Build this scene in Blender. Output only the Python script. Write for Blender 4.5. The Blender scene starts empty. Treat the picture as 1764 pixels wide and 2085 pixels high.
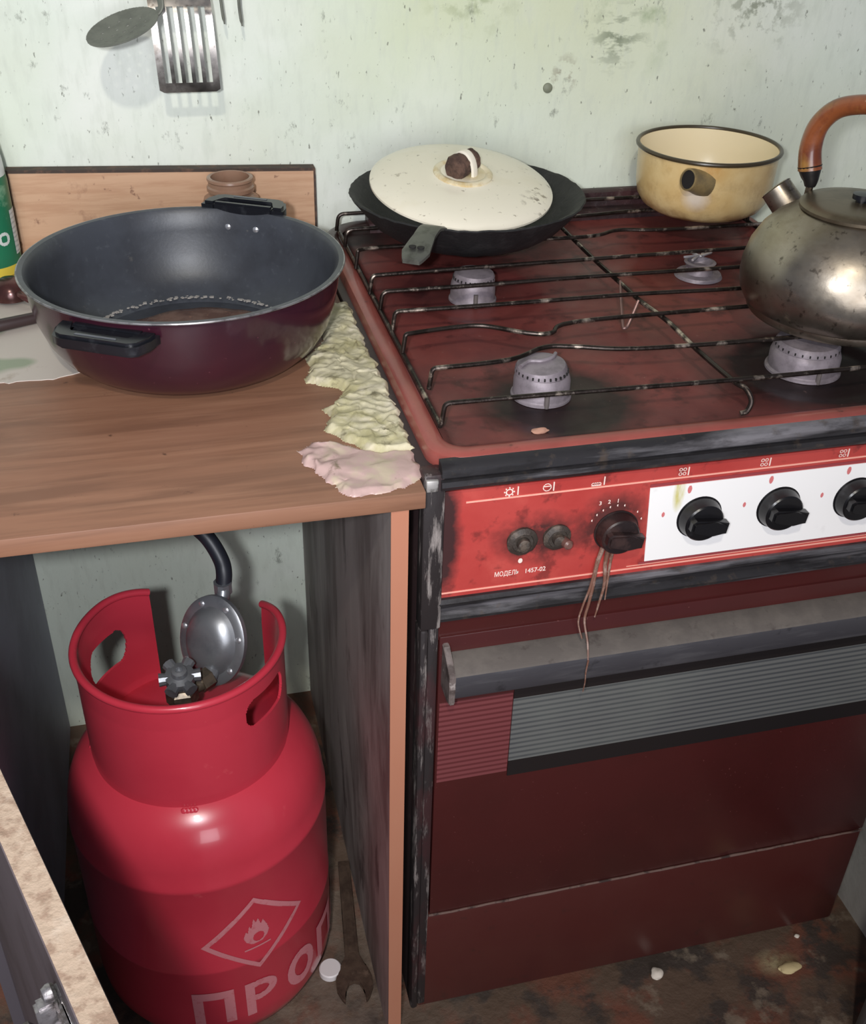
import bpy, bmesh, math, random
from mathutils import Vector, Matrix, noise
C = bpy.context.scene
random.seed(7)
# ---------------------------------------------------------------- camera
cam_d = bpy.data.cameras.new('camera'); cam = bpy.data.objects.new('camera', cam_d); C.collection.objects.link(cam)
CAM = Vector((-0.2163, -0.8040, 1.3475)); YAW, PITCH, ROLL, FPX = 0.2616, 0.5860, 0.0305, 2233.2
fw = Vector((math.sin(YAW)*math.cos(PITCH), math.cos(YAW)*math.cos(PITCH), -math.sin(PITCH)))
rt = Vector((math.cos(YAW), -math.sin(YAW), 0)); up = rt.cross(fw)
r2 = math.cos(ROLL)*rt + math.sin(ROLL)*up; u2 = -math.sin(ROLL)*rt + math.cos(ROLL)*up
cam.matrix_world = Matrix(((r2.x, u2.x, -fw.x, CAM.x), (r2.y, u2.y, -fw.y, CAM.y), (r2.z, u2.z, -fw.z, CAM.z), (0, 0, 0, 1)))
cam_d.sensor_fit = 'HORIZONTAL'; cam_d.sensor_width = 36.0; cam_d.lens = FPX/1764*36.0; cam_d.clip_start = .02
C.camera = cam
# ---------------------------------------------------------------- light
w = bpy.data.worlds.new('world'); C.world = w; w.use_nodes = True
bg = w.node_tree.nodes['Background']; bg.inputs[0].default_value = (.74, .80, 1.0, 1); bg.inputs[1].default_value = .20
ld = bpy.data.lights.new('ceiling_bulb', 'POINT'); ld.energy = 72; ld.color = (1.0, .94, .82); ld.shadow_soft_size = .05
lo = bpy.data.objects.new('ceiling_bulb', ld); lo.location = (-.41, -1.5, 2.53); C.collection.objects.link(lo)
wd = bpy.data.lights.new('frontal_fill', 'AREA'); wd.shape = 'RECTANGLE'; wd.size = 1.5; wd.size_y = 1.3; wd.energy = 46; wd.color = (.93, .94, 1.0)  # added soft fill behind the camera to brighten the cabinet; no window known there
wo_ = bpy.data.objects.new('frontal_fill', wd); wo_.location = (-.35, -2.9, 1.35); wo_.rotation_euler = (math.radians(90), 0, 0); C.collection.objects.link(wo_)
fl = bpy.data.lights.new('phone_lamp', 'SPOT'); fl.spot_size = math.radians(100); fl.spot_blend = 1.0; fl.energy = 50; fl.color = (.93, .95, 1.0); fl.shadow_soft_size = .022
fo = bpy.data.objects.new('phone_lamp', fl); fo.location = (-.305, -.85, 1.39); fo.rotation_euler = (Vector((-.22, .50, .86))-Vector((-.305, -.85, 1.39))).to_track_quat('-Z', 'Y').to_euler(); C.collection.objects.link(fo)
V = C.view_settings; C.display_settings.display_device = 'sRGB'
V.view_transform = 'Standard'; V.look = 'None'; V.gamma = 1; V.use_curve_mapping = False; V.exposure = -0.16

# ---------------------------------------------------------------- materials
def lin(c):
    f = lambda v: (v/255/12.92) if v/255 <= .04045 else ((v/255+.055)/1.055)**2.4
    return (f(c[0]), f(c[1]), f(c[2]), 1)
def mat(name, base, rough=.5, metal=0.0, layers=(), bump=None, coat=0, spec=None, wave=None, rvar=None, tr=0, ior=1.45):
    m = bpy.data.materials.new(name); m.use_nodes = True; nt = m.node_tree; N = nt.nodes; L = nt.links
    b = N['Principled BSDF']; b.inputs['Roughness'].default_value = rough; b.inputs['Metallic'].default_value = metal
    if coat: b.inputs['Coat Weight'].default_value = coat; b.inputs['Coat Roughness'].default_value = .08
    if spec is not None: b.inputs['Specular IOR Level'].default_value = spec
    if tr: b.inputs['Transmission Weight'].default_value = tr; b.inputs['IOR'].default_value = ior
    tc = N.new('ShaderNodeTexCoord'); co = tc.outputs['Object']
    col = N.new('ShaderNodeRGB'); col.outputs[0].default_value = lin(base); cur = col.outputs[0]
    def tex(l, i=0):
        mp = N.new('ShaderNodeMapping'); L.new(co, mp.inputs[0]); mp.inputs['Scale'].default_value = l.get('st', (1, 1, 1))
        mp.inputs['Location'].default_value = (i*3.7, i*1.3, i*2.1)
        if 'rot' in l: mp.inputs['Rotation'].default_value = l['rot']
        k = l.get('k', 'noise')
        if k == 'noise':
            t = N.new('ShaderNodeTexNoise'); t.inputs['Scale'].default_value = l.get('s', 20); t.inputs['Detail'].default_value = l.get('d', 5)
            t.inputs['Roughness'].default_value = l.get('r', .6); t.inputs['Distortion'].default_value = l.get('dist', 0); o = t.outputs[0]
        elif k == 'voro':
            t = N.new('ShaderNodeTexVoronoi'); t.inputs['Scale'].default_value = l.get('s', 20); o = t.outputs[0]
        else:
            t = N.new('ShaderNodeTexWave'); t.bands_direction = l.get('dir', 'Z'); t.inputs['Scale'].default_value = l.get('s', 20)
            t.inputs['Distortion'].default_value = l.get('dist', 0); t.inputs['Detail'].default_value = l.get('d', 2); o = t.outputs[0]
        L.new(mp.outputs[0], t.inputs['Vector']); return o
    def mrange(o, lo_, hi_, a=0.0, z=1.0):
        r = N.new('ShaderNodeMapRange'); r.inputs[1].default_value = lo_; r.inputs[2].default_value = hi_
        r.inputs[3].default_value = a; r.inputs[4].default_value = z; L.new(o, r.inputs[0]); return r.outputs[0]
    def mul(a, bb):
        q = N.new('ShaderNodeMath'); q.operation = 'MULTIPLY'
        L.new(a, q.inputs[0])
        if isinstance(bb, float): q.inputs[1].default_value = bb
        else: L.new(bb, q.inputs[1])
        return q.outputs[0]
    for i, l in enumerate(layers):
        if l.get('k') == 'none':
            f = None
        else:
            t0, t1 = l.get('t', (.5, .6)); f = mrange(tex(l, i+1), t0, t1)
        if 'pt' in l:       # stain with a place of its own: (x,y,z,r0,r1, optional scale)
            px, py, pz, ra, rb = l['pt'][:5]; sc = l.get('ps', (1, 1, 1))
            s1 = N.new('ShaderNodeVectorMath'); s1.operation = 'SUBTRACT'; L.new(co, s1.inputs[0]); s1.inputs[1].default_value = (px, py, pz)
            s2 = N.new('ShaderNodeVectorMath'); s2.operation = 'MULTIPLY'; L.new(s1.outputs[0], s2.inputs[0]); s2.inputs[1].default_value = sc
            s3 = N.new('ShaderNodeVectorMath'); s3.operation = 'LENGTH'; L.new(s2.outputs[0], s3.inputs[0])
            dist = s3.outputs['Value']
            if l.get('wob', .0):
                nn = tex(dict(s=l.get('ws', 40), d=4), i+9); ad = N.new('ShaderNodeMath'); ad.operation = 'MULTIPLY_ADD'
                L.new(nn, ad.inputs[0]); ad.inputs[1].default_value = l['wob']; L.new(dist, ad.inputs[2]); dist = ad.outputs[0]
                ra += l['wob']*.5; rb += l['wob']*.5
            g = mrange(dist, ra, rb, 1.0, 0.0); f = g if f is None else mul(f, g)
        f = mul(f, float(l.get('a', 1.0)))
        mx = N.new('ShaderNodeMix'); mx.data_type = 'RGBA'; L.new(f, mx.inputs[0]); L.new(cur, mx.inputs[6]); mx.inputs[7].default_value = lin(l['c']); cur = mx.outputs[2]
    L.new(cur, b.inputs['Base Color'])
    if rvar:
        L.new(mrange(tex(dict(s=rvar[0], d=4), 20), .35, .65, rvar[1], rvar[2]), b.inputs['Roughness'])
    if bump:
        for j, bb in enumerate([bump] if isinstance(bump, dict) else bump):
            bp = N.new('ShaderNodeBump'); bp.inputs['Strength'].default_value = bb.get('a', .3); bp.inputs['Distance'].default_value = bb.get('h', .001)
            L.new(tex(bb, 30+j), bp.inputs['Height'])
            if j: L.new(prev, bp.inputs['Normal'])
            prev = bp.outputs[0]
        L.new(prev, b.inputs['Normal'])
    return m

# ---------------------------------------------------------------- mesh helpers (all in world metres)
def BM(): return bmesh.new()
def box(bm, x0, x1, y0, y1, z0, z1, bev=0, M=None, seg=2):
    vs = [bm.verts.new((x, y, z)) for x in (x0, x1) for y in (y0, y1) for z in (z0, z1)]
    fs = [bm.faces.new([vs[i] for i in q]) for q in ((0, 1, 3, 2), (4, 6, 7, 5), (0, 4, 5, 1), (2, 3, 7, 6), (0, 2, 6, 4), (1, 5, 7, 3))]
    if bev:
        es = list({e for f in fs for e in f.edges})
        r = bmesh.ops.bevel(bm, geom=es, offset=bev, segments=seg, affect='EDGES', profile=.5)
        if M: bmesh.ops.transform(bm, matrix=M, verts=list({v for f in r['faces'] for v in f.verts} | {v for v in vs if v.is_valid}))
    elif M: bmesh.ops.transform(bm, matrix=M, verts=vs)
def frame(axis):
    a = Vector(axis).normalized(); t = Vector((0, 0, 1)) if abs(a.z) < .9 else Vector((1, 0, 0))
    x = t.cross(a).normalized(); y = a.cross(x); return x, y, a
def lathe(bm, prof, c=(0, 0, 0), n=64, axis=(0, 0, 1), cap=True, a0=0, a1=2*math.pi, xdir=None):
    c = Vector(c)
    if tuple(axis) == (0, 0, 1): X, Y, Z = Vector((1, 0, 0)), Vector((0, 1, 0)), Vector((0, 0, 1))
    else: X, Y, Z = frame(axis)
    full = abs(a1-a0-2*math.pi) < 1e-6; m = n if full else n+1; rings = []
    for r, z in prof:
        if r < 1e-6: rings.append([bm.verts.new(c+Z*z)]); continue
        rings.append([bm.verts.new(c+Z*z+(X*math.cos(a0+(a1-a0)*i/n)+Y*math.sin(a0+(a1-a0)*i/n))*r) for i in range(m)])
    for A, B in zip(rings, rings[1:]):
        for i in range(n):
            j = (i+1) % m
            if len(A) == 1 and len(B) == 1: break
            if len(A) == 1: bm.faces.new((A[0], B[i], B[j]))
            elif len(B) == 1: bm.faces.new((A[i], B[0], A[j]))
            else: bm.faces.new((A[i], B[i], B[j], A[j]))
    if cap and full:
        for R in (rings[0], rings[-1]):
            if len(R) > 2:
                try: bm.faces.new(R)
                except Exception: pass
def smooth_pts(P, k=6):
    P = [Vector(p) for p in P]; out = []
    for i in range(len(P)-1):
        a = P[max(i-1, 0)]; b = P[i]; c = P[i+1]; d = P[min(i+2, len(P)-1)]
        for s in range(k):
            t = s/k; out.append(.5*((2*b)+(c-a)*t+(2*a-5*b+4*c-d)*t*t+(3*b-a-3*c+d)*t**3))
    return out+[P[-1]]
def fillet(P, r, k=5):
    P = [Vector(p) for p in P]; out = [P[0]]
    for i in range(1, len(P)-1):
        a, b, c = P[i-1], P[i], P[i+1]; u = (a-b); v = (c-b); rr = min(r, u.length*.45, v.length*.45); p = b+u.normalized()*rr; q = b+v.normalized()*rr
        for s in range(k+1):
            t = s/k; out.append((1-t)**2*p+2*t*(1-t)*b+t*t*q)
    return out+[P[-1]]
def tube(bm, P, r, n=12, cap=True, flat=None):
    P = [Vector(p) for p in P]; R = r if isinstance(r, (list, tuple)) else [r]*len(P)
    if len(R) != len(P): R = [R[0]+(R[-1]-R[0])*i/(len(P)-1) for i in range(len(P))] if len(R) == 2 else [R[min(len(R)-1, int(i*len(R)/len(P)))] for i in range(len(P))]
    T = [(P[min(i+1, len(P)-1)]-P[max(i-1, 0)]).normalized() for i in range(len(P))]
    X, Y, _ = frame(T[0]); rings = []
    for i, p in enumerate(P):
        X = (X-T[i]*X.dot(T[i])).normalized(); Y = T[i].cross(X)
        fx, fy = flat if flat else (1, 1)
        rings.append([bm.verts.new(p+(X*math.cos(2*math.pi*j/n)*fx+Y*math.sin(2*math.pi*j/n)*fy)*R[i]) for j in range(n)])
    for A, B in zip(rings, rings[1:]):
        for j in range(n): bm.faces.new((A[j], A[(j+1) % n], B[(j+1) % n], B[j]))
    if cap: bm.faces.new(rings[0][::-1]); bm.faces.new(rings[-1])
def prism(bm, poly, o, X, Y, Z, d, bev=0):
    o, X, Y, Z = Vector(o), Vector(X).normalized(), Vector(Y).normalized(), Vector(Z).normalized()
    A = [bm.verts.new(o+X*a+Y*b) for a, b in poly]; B = [bm.verts.new(o+X*a+Y*b+Z*d) for a, b in poly]; n = len(poly)
    f = [bm.faces.new(A[::-1]), bm.faces.new(B)]
    for i in range(n): f.append(bm.faces.new((A[i], A[(i+1) % n], B[(i+1) % n], B[i])))
    if bev:
        es = [e for ff in f[:2] for e in ff.edges]; bmesh.ops.bevel(bm, geom=es, offset=bev, segments=2, affect='EDGES')
def rrect(x0, x1, y0, y1, r, k=6, rb=None):
    out = []; rf = r; q = rb or r
    for cx, cy, a in ((x1-q, y1-q, 0), (x0+q, y1-q, 90), (x0+rf, y0+rf, 180), (x1-rf, y0+rf, 270)):
        r = q if a < 180 else rf
        for i in range(k+1):
            t = math.radians(a+90*i/k); out.append((cx+r*math.cos(t), cy+r*math.sin(t)))
    return out
def loops(bm, LS, close_end=True, close_start=False):
    R = [[bm.verts.new(p) for p in L] for L in LS]; n = len(R[0])
    for A, B in zip(R, R[1:]):
        for i in range(n): bm.faces.new((A[i], A[(i+1) % n], B[(i+1) % n], B[i]))
    if close_end: bm.faces.new(R[-1])
    if close_start: bm.faces.new(R[0][::-1])
def decal(bm, mask, u0, u1, v0, v1, step, fn):
    nu = int((u1-u0)/step)+1; nv = int((v1-v0)/step)+1; vs = {}
    def gv(i, j):
        if (i, j) not in vs: vs[(i, j)] = bm.verts.new(fn(u0+i*step, v0+j*step))
        return vs[(i, j)]
    for i in range(nu):
        for j in range(nv):
            if mask(u0+(i+.5)*step, v0+(j+.5)*step): bm.faces.new((gv(i, j), gv(i+1, j), gv(i+1, j+1), gv(i, j+1)))
def inpoly(x, y, P):
    c = False; j = len(P)-1
    for i in range(len(P)):
        if (P[i][1] > y) != (P[j][1] > y) and x < (P[j][0]-P[i][0])*(y-P[i][1])/(P[j][1]-P[i][1])+P[i][0]: c = not c
        j = i
    return c
# ---------------------------------------------------------------- objects
def link(o): C.collection.objects.link(o); return o
def thing(name, loc, label, cat, group=None):
    o = bpy.data.objects.new(name, None); o.location = loc; o.empty_display_size = .03; link(o); o['label'] = label; o['category'] = cat
    if group: o['group'] = group
    return o
def wloc(o):
    v = Vector((0, 0, 0))
    while o: v += o.location; o = o.parent
    return v
def obj(name, bm, m, parent=None, smooth=True, ang=35, org=None, label=None):
    me = bpy.data.meshes.new(name); bmesh.ops.recalc_face_normals(bm, faces=bm.faces[:])
    off = wloc(parent) if parent else Vector(org or (0, 0, 0))
    for v in bm.verts: v.co -= off
    if smooth:
        for e in bm.edges:
            if len(e.link_faces) == 2 and e.calc_face_angle(0) > math.radians(ang): e.smooth = False
        for f in bm.faces: f.smooth = True
    bm.to_mesh(me); bm.free(); me.materials.append(m); o = bpy.data.objects.new(name, me); link(o)
    if parent: o.parent = parent
    else: o.location = off
    if label: o['label'] = label
    return o
def tag(o, label, cat, group=None):
    o['label'] = label; o['category'] = cat
    if group: o['group'] = group
    return o
def struct(name, bm, m, org=None):
    o = obj(name, bm, m, None, org=org); o['kind'] = 'structure'; return o
def rough_up(bm, amp, sc, n=1):
    for v in bm.verts:
        v.co += Vector(noise.noise_vector(v.co*sc))*amp
def text_mesh(bm, s, size, fn, bold=0.0, width=None):
    cu = bpy.data.curves.new('t', 'FONT'); cu.body = s; cu.size = size; cu.offset = bold; cu.resolution_u = 3
    ob = bpy.data.objects.new('t', cu); link(ob); dg = bpy.context.evaluated_depsgraph_get(); dg.update()
    me = bpy.data.meshes.new_from_object(ob.evaluated_get(dg)); xs = [v.co.x for v in me.vertices]; kx = width/(max(xs)-min(xs)) if width else 1; xm = min(xs) if width else 0; vs = [bm.verts.new(fn((v.co.x-xm)*kx, v.co.y)) for v in me.vertices]
    for p in me.polygons:
        try: bm.faces.new([vs[i] for i in p.vertices])
        except Exception: pass
    bpy.data.objects.remove(ob); bpy.data.curves.remove(cu); bpy.data.meshes.remove(me)

# ================================================================ SETTING
WY = .645                       # back wall
m_wall = mat('pale_green_plaster', (220, 228, 214), .75, layers=[
    dict(c=(212, 217, 196), s=2.2, t=(.42, .62), d=3, a=.7),
    dict(c=(236, 238, 230), s=3.5, t=(.5, .7), d=4, a=.7),
    dict(c=(198, 206, 160), k='none', pt=(.15, WY, 1.16, .02, .24), wob=.14, ws=9, a=.6),
    dict(c=(204, 208, 166), k='none', pt=(.38, WY, 1.14, .02, .30), wob=.14, ws=9, a=.6),
    dict(c=(196, 202, 188), s=34, st=(2.4, 1, .6), t=(.5, .75), d=7, a=.45),
    dict(c=(150, 166, 128), s=16, t=(.56, .68), d=6, pt=(.42, WY, 1.11, .02, .10), a=.8),
    dict(c=(96, 108, 82), s=60, st=(.6, 1, 1.4), t=(.5, .6), d=6, pt=(.405, WY, 1.075, .005, .05), wob=.03, a=.75),
    dict(c=(120, 104, 82), s=80, t=(.5, .6), d=6, pt=(.335, WY, 1.03, .004, .026), wob=.02, a=.7),
    dict(c=(110, 116, 92), s=60, t=(.52, .62), d=6, pt=(.60, WY, 1.12, .01, .09), wob=.04, a=.7),
    dict(c=(150, 160, 118), s=40, t=(.5, .62), d=6, pt=(.20, WY, 1.14, .01, .08), wob=.04, a=.6),
    dict(c=(108, 112, 100), s=26, st=(1.3, 1, .7), t=(.625, .72), d=8, r=.72, a=.75),
    dict(c=(104, 104, 92), s=110, st=(1.4, 1, .6), t=(.655, .72), d=3, a=.8),
    dict(c=(140, 146, 134), s=12, st=(2, 1, .5), t=(.64, .72), d=8, r=.75, a=.5)],
    bump=[dict(s=60, a=.35, h=.002, d=6), dict(s=260, a=.25, h=.0006)])
b = BM(); box(b, -1.6, 1.8, WY, WY+.1, -.05, 2.6); struct('wall_back', b, m_wall)
m_wr = mat('grey_white_wall', (205, 202, 196), .8, layers=[dict(c=(120, 116, 112), s=9, t=(.45, .65), a=.6)], bump=dict(s=30, a=.4, h=.003))
b = BM(); box(b, .646, .70, -.62, WY-.001, 0, .80); struct('wall_right', b, m_wr)
m_floor = mat('rotten_floor', (96, 76, 62), .7, layers=[
    dict(c=(116, 70, 54), s=9, t=(.48, .58), d=6, a=.9),
    dict(c=(66, 56, 50), s=14, t=(.5, .58), d=8, a=.95),
    dict(c=(128, 112, 96), s=22, t=(.58, .66), d=8, a=.8),
    dict(c=(176, 160, 122), s=60, t=(.3, .5), pt=(.50, -.035, 0, .005, .035), ps=(1, 1.5, 1), wob=.02, a=.75),
    dict(c=(118, 104, 92), s=30, t=(.3, .6), pt=(-.12, .1, 0, .1, .25), a=.7)],
    bump=[dict(s=18, a=.9, h=.006, d=8), dict(s=110, a=.4, h=.002)])
b = BM(); box(b, -1.6, 1.8, -1.0, WY, -.05, 0); struct('floor', b, m_floor)

# ================================================================ GAS STOVE
stove = thing('gas_stove', (.3, .32, 0), 'grimy dark red four-burner gas stove with red and white knob panel', 'stove')
m_red = mat('stove_red_enamel', (118, 58, 54), .25, spec=.28, layers=[
    dict(c=(88, 46, 46), s=9, t=(.4, .62), d=6, a=.75), dict(c=(60, 30, 30), s=34, t=(.56, .68), d=7, a=.7),
    dict(c=(24, 20, 21), k='none', pt=(.155-.3, .10-.32, .843, .06, .095), ps=(1, 1, .3), wob=.035, ws=35, a=.92),
    dict(c=(26, 21, 22), k='none', pt=(.46-.3, .115-.32, .843, .085, .14), ps=(.85, 1.1, .3), wob=.05, ws=30, a=.95),
    dict(c=(36, 28, 30), k='none', pt=(.13-.3, .40-.32, .843, .03, .075), ps=(1, 1, .3), wob=.04, ws=35, a=.55),
    dict(c=(40, 30, 30), k='none', pt=(.45-.3, .42-.32, .843, .03, .09), ps=(1, 1, .3), wob=.05, ws=30, a=.6),
    dict(c=(34, 28, 28), k='none', pt=(.02-.3, .63-.32, .85, .06, .13), wob=.03, a=.9),
    dict(c=(150, 120, 112), s=150, t=(.7, .78), d=3, a=.5)],
    bump=dict(s=70, a=.12, h=.001), rvar=(14, .3, .52))
m_redlip = mat('stove_rim_enamel', (150, 78, 70), .28, layers=[dict(c=(122, 62, 56), s=14, t=(.4, .65), d=6, a=.7), dict(c=(50, 34, 32), s=60, t=(.62, .72), d=7, a=.7),
    dict(c=(34, 28, 28), k='none', pt=(.0-.3, .64-.32, .85, .07, .15), wob=.03, a=.92)], bump=dict(s=60, a=.1, h=.001))
m_black = mat('worn_black_trim', (52, 50, 52), .38, .35, layers=[
    dict(c=(150, 146, 150), s=12, st=(.35, 1, 5), t=(.52, .72), d=7, a=.8), dict(c=(96, 82, 70), s=50, t=(.58, .7), d=7, a=.6),
    dict(c=(30, 27, 27), s=24, st=(.6, 1, 3), t=(.5, .62), d=6, a=.6)], bump=dict(s=90, a=.25, h=.0008))
m_stile = mat('grimy_black_side', (44, 38, 38), .5, .1, layers=[
    dict(c=(165, 155, 150), s=46, st=(2.2, 2.2, .28), t=(.54, .66), d=8, r=.7, a=.8), dict(c=(70, 36, 38), s=20, st=(1, 1, .4), t=(.5, .62), d=6, a=.6)],
    bump=dict(s=70, st=(1, 1, .3), a=.5, h=.0015))
m_body = mat('stove_body_dark', (46, 32, 33), .5, layers=[dict(c=(80, 70, 66), s=30, t=(.56, .68), d=7, a=.6)])
# body carcass
b = BM(); box(b, -.012, .6, .012, .635, .03, .835, .003); obj('body', b, m_body, stove)
b = BM(); box(b, .01, .59, .04, .6, 0, .03); obj('plinth', b, m_body, stove)
# hob tray: outer edge, rolled lip, recessed pan
def rl(x0, x1, y0, y1, r, z): return [(x, y, z) for x, y in rrect(x0, x1, y0, y1, r, 8, r+.028)]
b = BM()
loops(b, [rl(-.002, .602, .002, .638, .030, .832), rl(-.003, .603, .0, .639, .032, .842), rl(-.001, .601, .002, .637, .030, .8485), rl(.003, .597, .006, .633, .028, .851),
          rl(.0125, .5875, .0155, .6235, .024, .851), rl(.016, .584, .019, .62, .022, .8485)], close_end=False)
obj('hob_rim', b, m_redlip, stove)
b = BM(); 
def dish(x, y):
    z = .8415
    for cx, cy in ((.14, .12), (.44, .12), (.14, .38), (.44, .38)):
        d = math.hypot(x-cx, y-cy); z -= .0035*max(0, min(1, (.085-d)/.02))
    return z
nx, ny = 142, 150; g = [[None]*(ny+1) for _ in range(nx+1)]
for i in range(nx+1):
    for j in range(ny+1):
        x = .0165+(.5835-.0165)*i/nx; y = .0195+(.6195-.0195)*j/ny
        e = min(x-.0165, .5835-x, y-.0195, .6195-y); z = dish(x, y)+.007*max(0, 1-e/.012)
        cx = max(.0385-x, x-.5615, 0); cy = max(.0415-y, y-.5975, 0)
        g[i][j] = b.verts.new((x, y, z))
for i in range(nx):
    for j in range(ny): b.faces.new((g[i][j], g[i+1][j], g[i+1][j+1], g[i][j+1]))
obj('hob_pan', b, m_red, stove)
m_ledge = mat('back_ledge_grime', (70, 40, 42), .45, layers=[dict(c=(120, 100, 96), s=70, t=(.6, .7), d=7, a=.6), dict(c=(36, 28, 30), s=12, st=(.5, 1, 2), t=(.45, .6), a=.8)], bump=dict(s=90, a=.5, h=.002))
b = BM(); prism(b, [(.607, .848), (.610, .853), (.622, .856), (.626, .874), (.631, .8765), (.641, .876), (.641, .84), (.607, .84)], (.062, 0, 0), (0, 1, 0), (0, 0, 1), (1, 0, 0), .476); obj('back_ledge', b, m_ledge, stove)
# front trim band under the hob
b = BM(); prism(b, [(.004, .8485), (-.004, .8475), (-.009, .843), (-.010, .836), (-.0055, .8345), (-.0055, .8325), (-.0095, .831), (-.0105, .826), (-.008, .8215), (.004, .821)], (.004, 0, 0), (0, 1, 0), (0, 0, 1), (1, 0, 0), .6); obj('front_trim', b, m_black, stove)
b = BM(); box(b, -.012, .009, -.006, .014, .66, .838, .003); obj('trim_end', b, m_stile, stove)
b = BM()
box(b, -.012, -.003, -.006, .02, .03, .66, .0035); box(b, -.003, .0085, -.002, .02, .03, .66, .003)
rough_up(b, .001, 60); obj('side_frame', b, m_stile, stove)
b = BM(); box(b, -.010, .001, -.0095, -.003, .822, .834, .0015); rough_up(b, .0012, 150); obj('corner_cap', b, mat('bare_metal_nub', (176, 172, 168), .45, .5, layers=[dict(c=(90, 84, 80), s=90, t=(.5, .6), a=.8)]), stove)
# control panel
m_panel = mat('control_panel_red', (182, 68, 62), .45, layers=[
    dict(c=(168, 50, 46), s=9, t=(.45, .62), d=6, a=.6), dict(c=(200, 88, 78), s=14, t=(.56, .68), d=5, a=.5),
    dict(c=(46, 34, 34), k='none', pt=(.006-.3, -.32, .765, .014, .024), ps=(1, 1, .28), wob=.012, ws=60, a=.95),
    dict(c=(52, 36, 34), s=70, t=(.2, .5), pt=(.105-.3, -.32, .751, .014, .034), ps=(.62, 1, 1), wob=.02, ws=70, a=.9),
    dict(c=(52, 36, 34), s=70, t=(.2, .5), pt=(.178-.3, -.32, .757, .022, .042), wob=.022, ws=60, a=.85),
    dict(c=(80, 34, 32), s=40, t=(.58, .68), d=7, a=.55)], bump=dict(s=80, a=.12, h=.0006))
b = BM(); box(b, .004, .6, 0, .02, .694, .815); cp = obj('control_panel', b, m_panel, stove)
m_white = mat('panel_white', (248, 245, 242), .4, layers=[dict(c=(198, 186, 60), s=30, st=(3, 1, .6), t=(.35, .55), pt=(.244-.3, -.32, .785, .003, .007), ps=(1, 1, .28), a=.9), dict(c=(205, 200, 196), s=20, t=(.6, .7), a=.4)])
b = BM(); prism(b, [(.2125, .7935), (.2185, .7065), (.5985, .7065), (.5985, .7935)], (0, -.0008, 0), (1, 0, 0), (0, 0, 1), (0, 1, 0), .0028); wp = obj('white_plate', b, m_white, cp, label='white rectangle behind the burner knobs')
m_pink = mat('pink_line', (240, 168, 150), .5); m_maroon = mat('maroon_line', (150, 62, 66), .5)
b = BM(); box(b, .030, .5985, -.0006, .001, .8005, .8022); box(b, .009, .5985, -.0006, .001, .6985, .7002); box(b, .2, .5985, -.0006, .001, .7022, .7030); obj('stripe', b, m_pink, cp, label='pale pink printed line')
b = BM(); box(b, .2125, .5985, -.0006, .001, .7945, .7975); box(b, .2125, .5985, -.0006, .001, .7035, .7058); obj('stripe', b, m_maroon, cp, label='maroon printed line')
m_print = mat('white_print', (246, 222, 210), .5)
PZ = -.0007
b = BM(); text_mesh(b, 'МОДЕЛЬ', .0078, lambda x, y: (.0622+x, PZ, .7115+y), .0001, .0245); text_mesh(b, '1457-02', .0074, lambda x, y: (.0935+x, PZ, .7115+y), .0001, .0205)
obj('lettering', b, m_print, cp, label='printed model number in white letters')
def ring(b, cx, cz, r, wd, e=.00025, a0=0, a1=360, sx=1):
    decal(b, lambda u, v: r-wd < math.hypot((u-cx)/sx, v-cz) < r and a0 <= math.degrees(math.atan2(v-cz, u-cx)) % 360 <= a1, cx-r, cx+r, cz-r, cz+r, .0004, lambda u, v: (u, PZ, v))
def bar(b, x0, x1, z0, z1): box(b, x0, x1, PZ, 0, z0, z1)
b = BM()
ring(b, .071, .8075, .0036, .0011)
for k in range(8):
    a = math.pi/4*k; bar(b, .071+.0046*math.cos(a)-.0006, .071+.0046*math.cos(a)+.0006, .8075+.0046*math.sin(a)-.0006, .8075+.0046*math.sin(a)+.0006)
bar(b, .0787, .0798, .8035, .8125); obj('icon_print', b, m_print, cp, label='white printed symbol'); b = BM()
ring(b, .1075, .808, .0042, .0008); bar(b, .1038, .1112, .8085, .8092); bar(b, .1135, .1146, .8035, .8130); obj('icon_print', b, m_print, cp, label='white printed symbol'); b = BM()
for k in range(4): ring(b, .153+.0022*k, .8055, .0016, .0006); 
bar(b, .1515, .1615, .8033, .8038); bar(b, .1637, .1648, .8035, .8125); obj('icon_print', b, m_print, cp, label='white printed symbol')
for cx in (.250, .336, .4215, .508):
    b = BM()
    for ix in (-1, 0):
        for iz in (0, 1): ring(b, cx-.0042+ix*.0042, .8068+iz*.0048-.001, .0018, .0006)
    bar(b, cx-.0005, cx+.0006, .8035, .8125); obj('icon_print', b, m_print, cp, label='white printed symbol')
b = BM()
def dot(b, cx, cz, rx, rz, st=.0004): decal(b, lambda u, v: ((u-cx)/rx)**2+((v-cz)/rz)**2 < 1, cx-rx, cx+rx, cz-rz, cz+rz, st, lambda u, v: (u, PZ-.0004, v))
m_fm = mat('pale_red_print', (214, 120, 120), .5)
for cx in (.269, .356, .442, .528):
    for q in ((cx-.0145, .787, .0022, .0045), (cx-.0385, .761, .0016, .003)):
        b = BM(); dot(b, *q); obj('flame_mark', b, m_fm, cp, label='pale red oval mark')
b = BM(); dot(b, .087, .7275, .0022, .0028); obj('dial_print', b, m_print, cp, label='white dot')
for x, z, s in ((.1615, .783, '3'), (.1705, .7835, '2'), (.1795, .7835, '1')): b = BM(); text_mesh(b, s, .006, lambda u, v, x=x, z=z: (x+u, PZ, z-.002+v), .0001); obj('dial_print', b, m_print, cp, label='white dial number')
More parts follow.
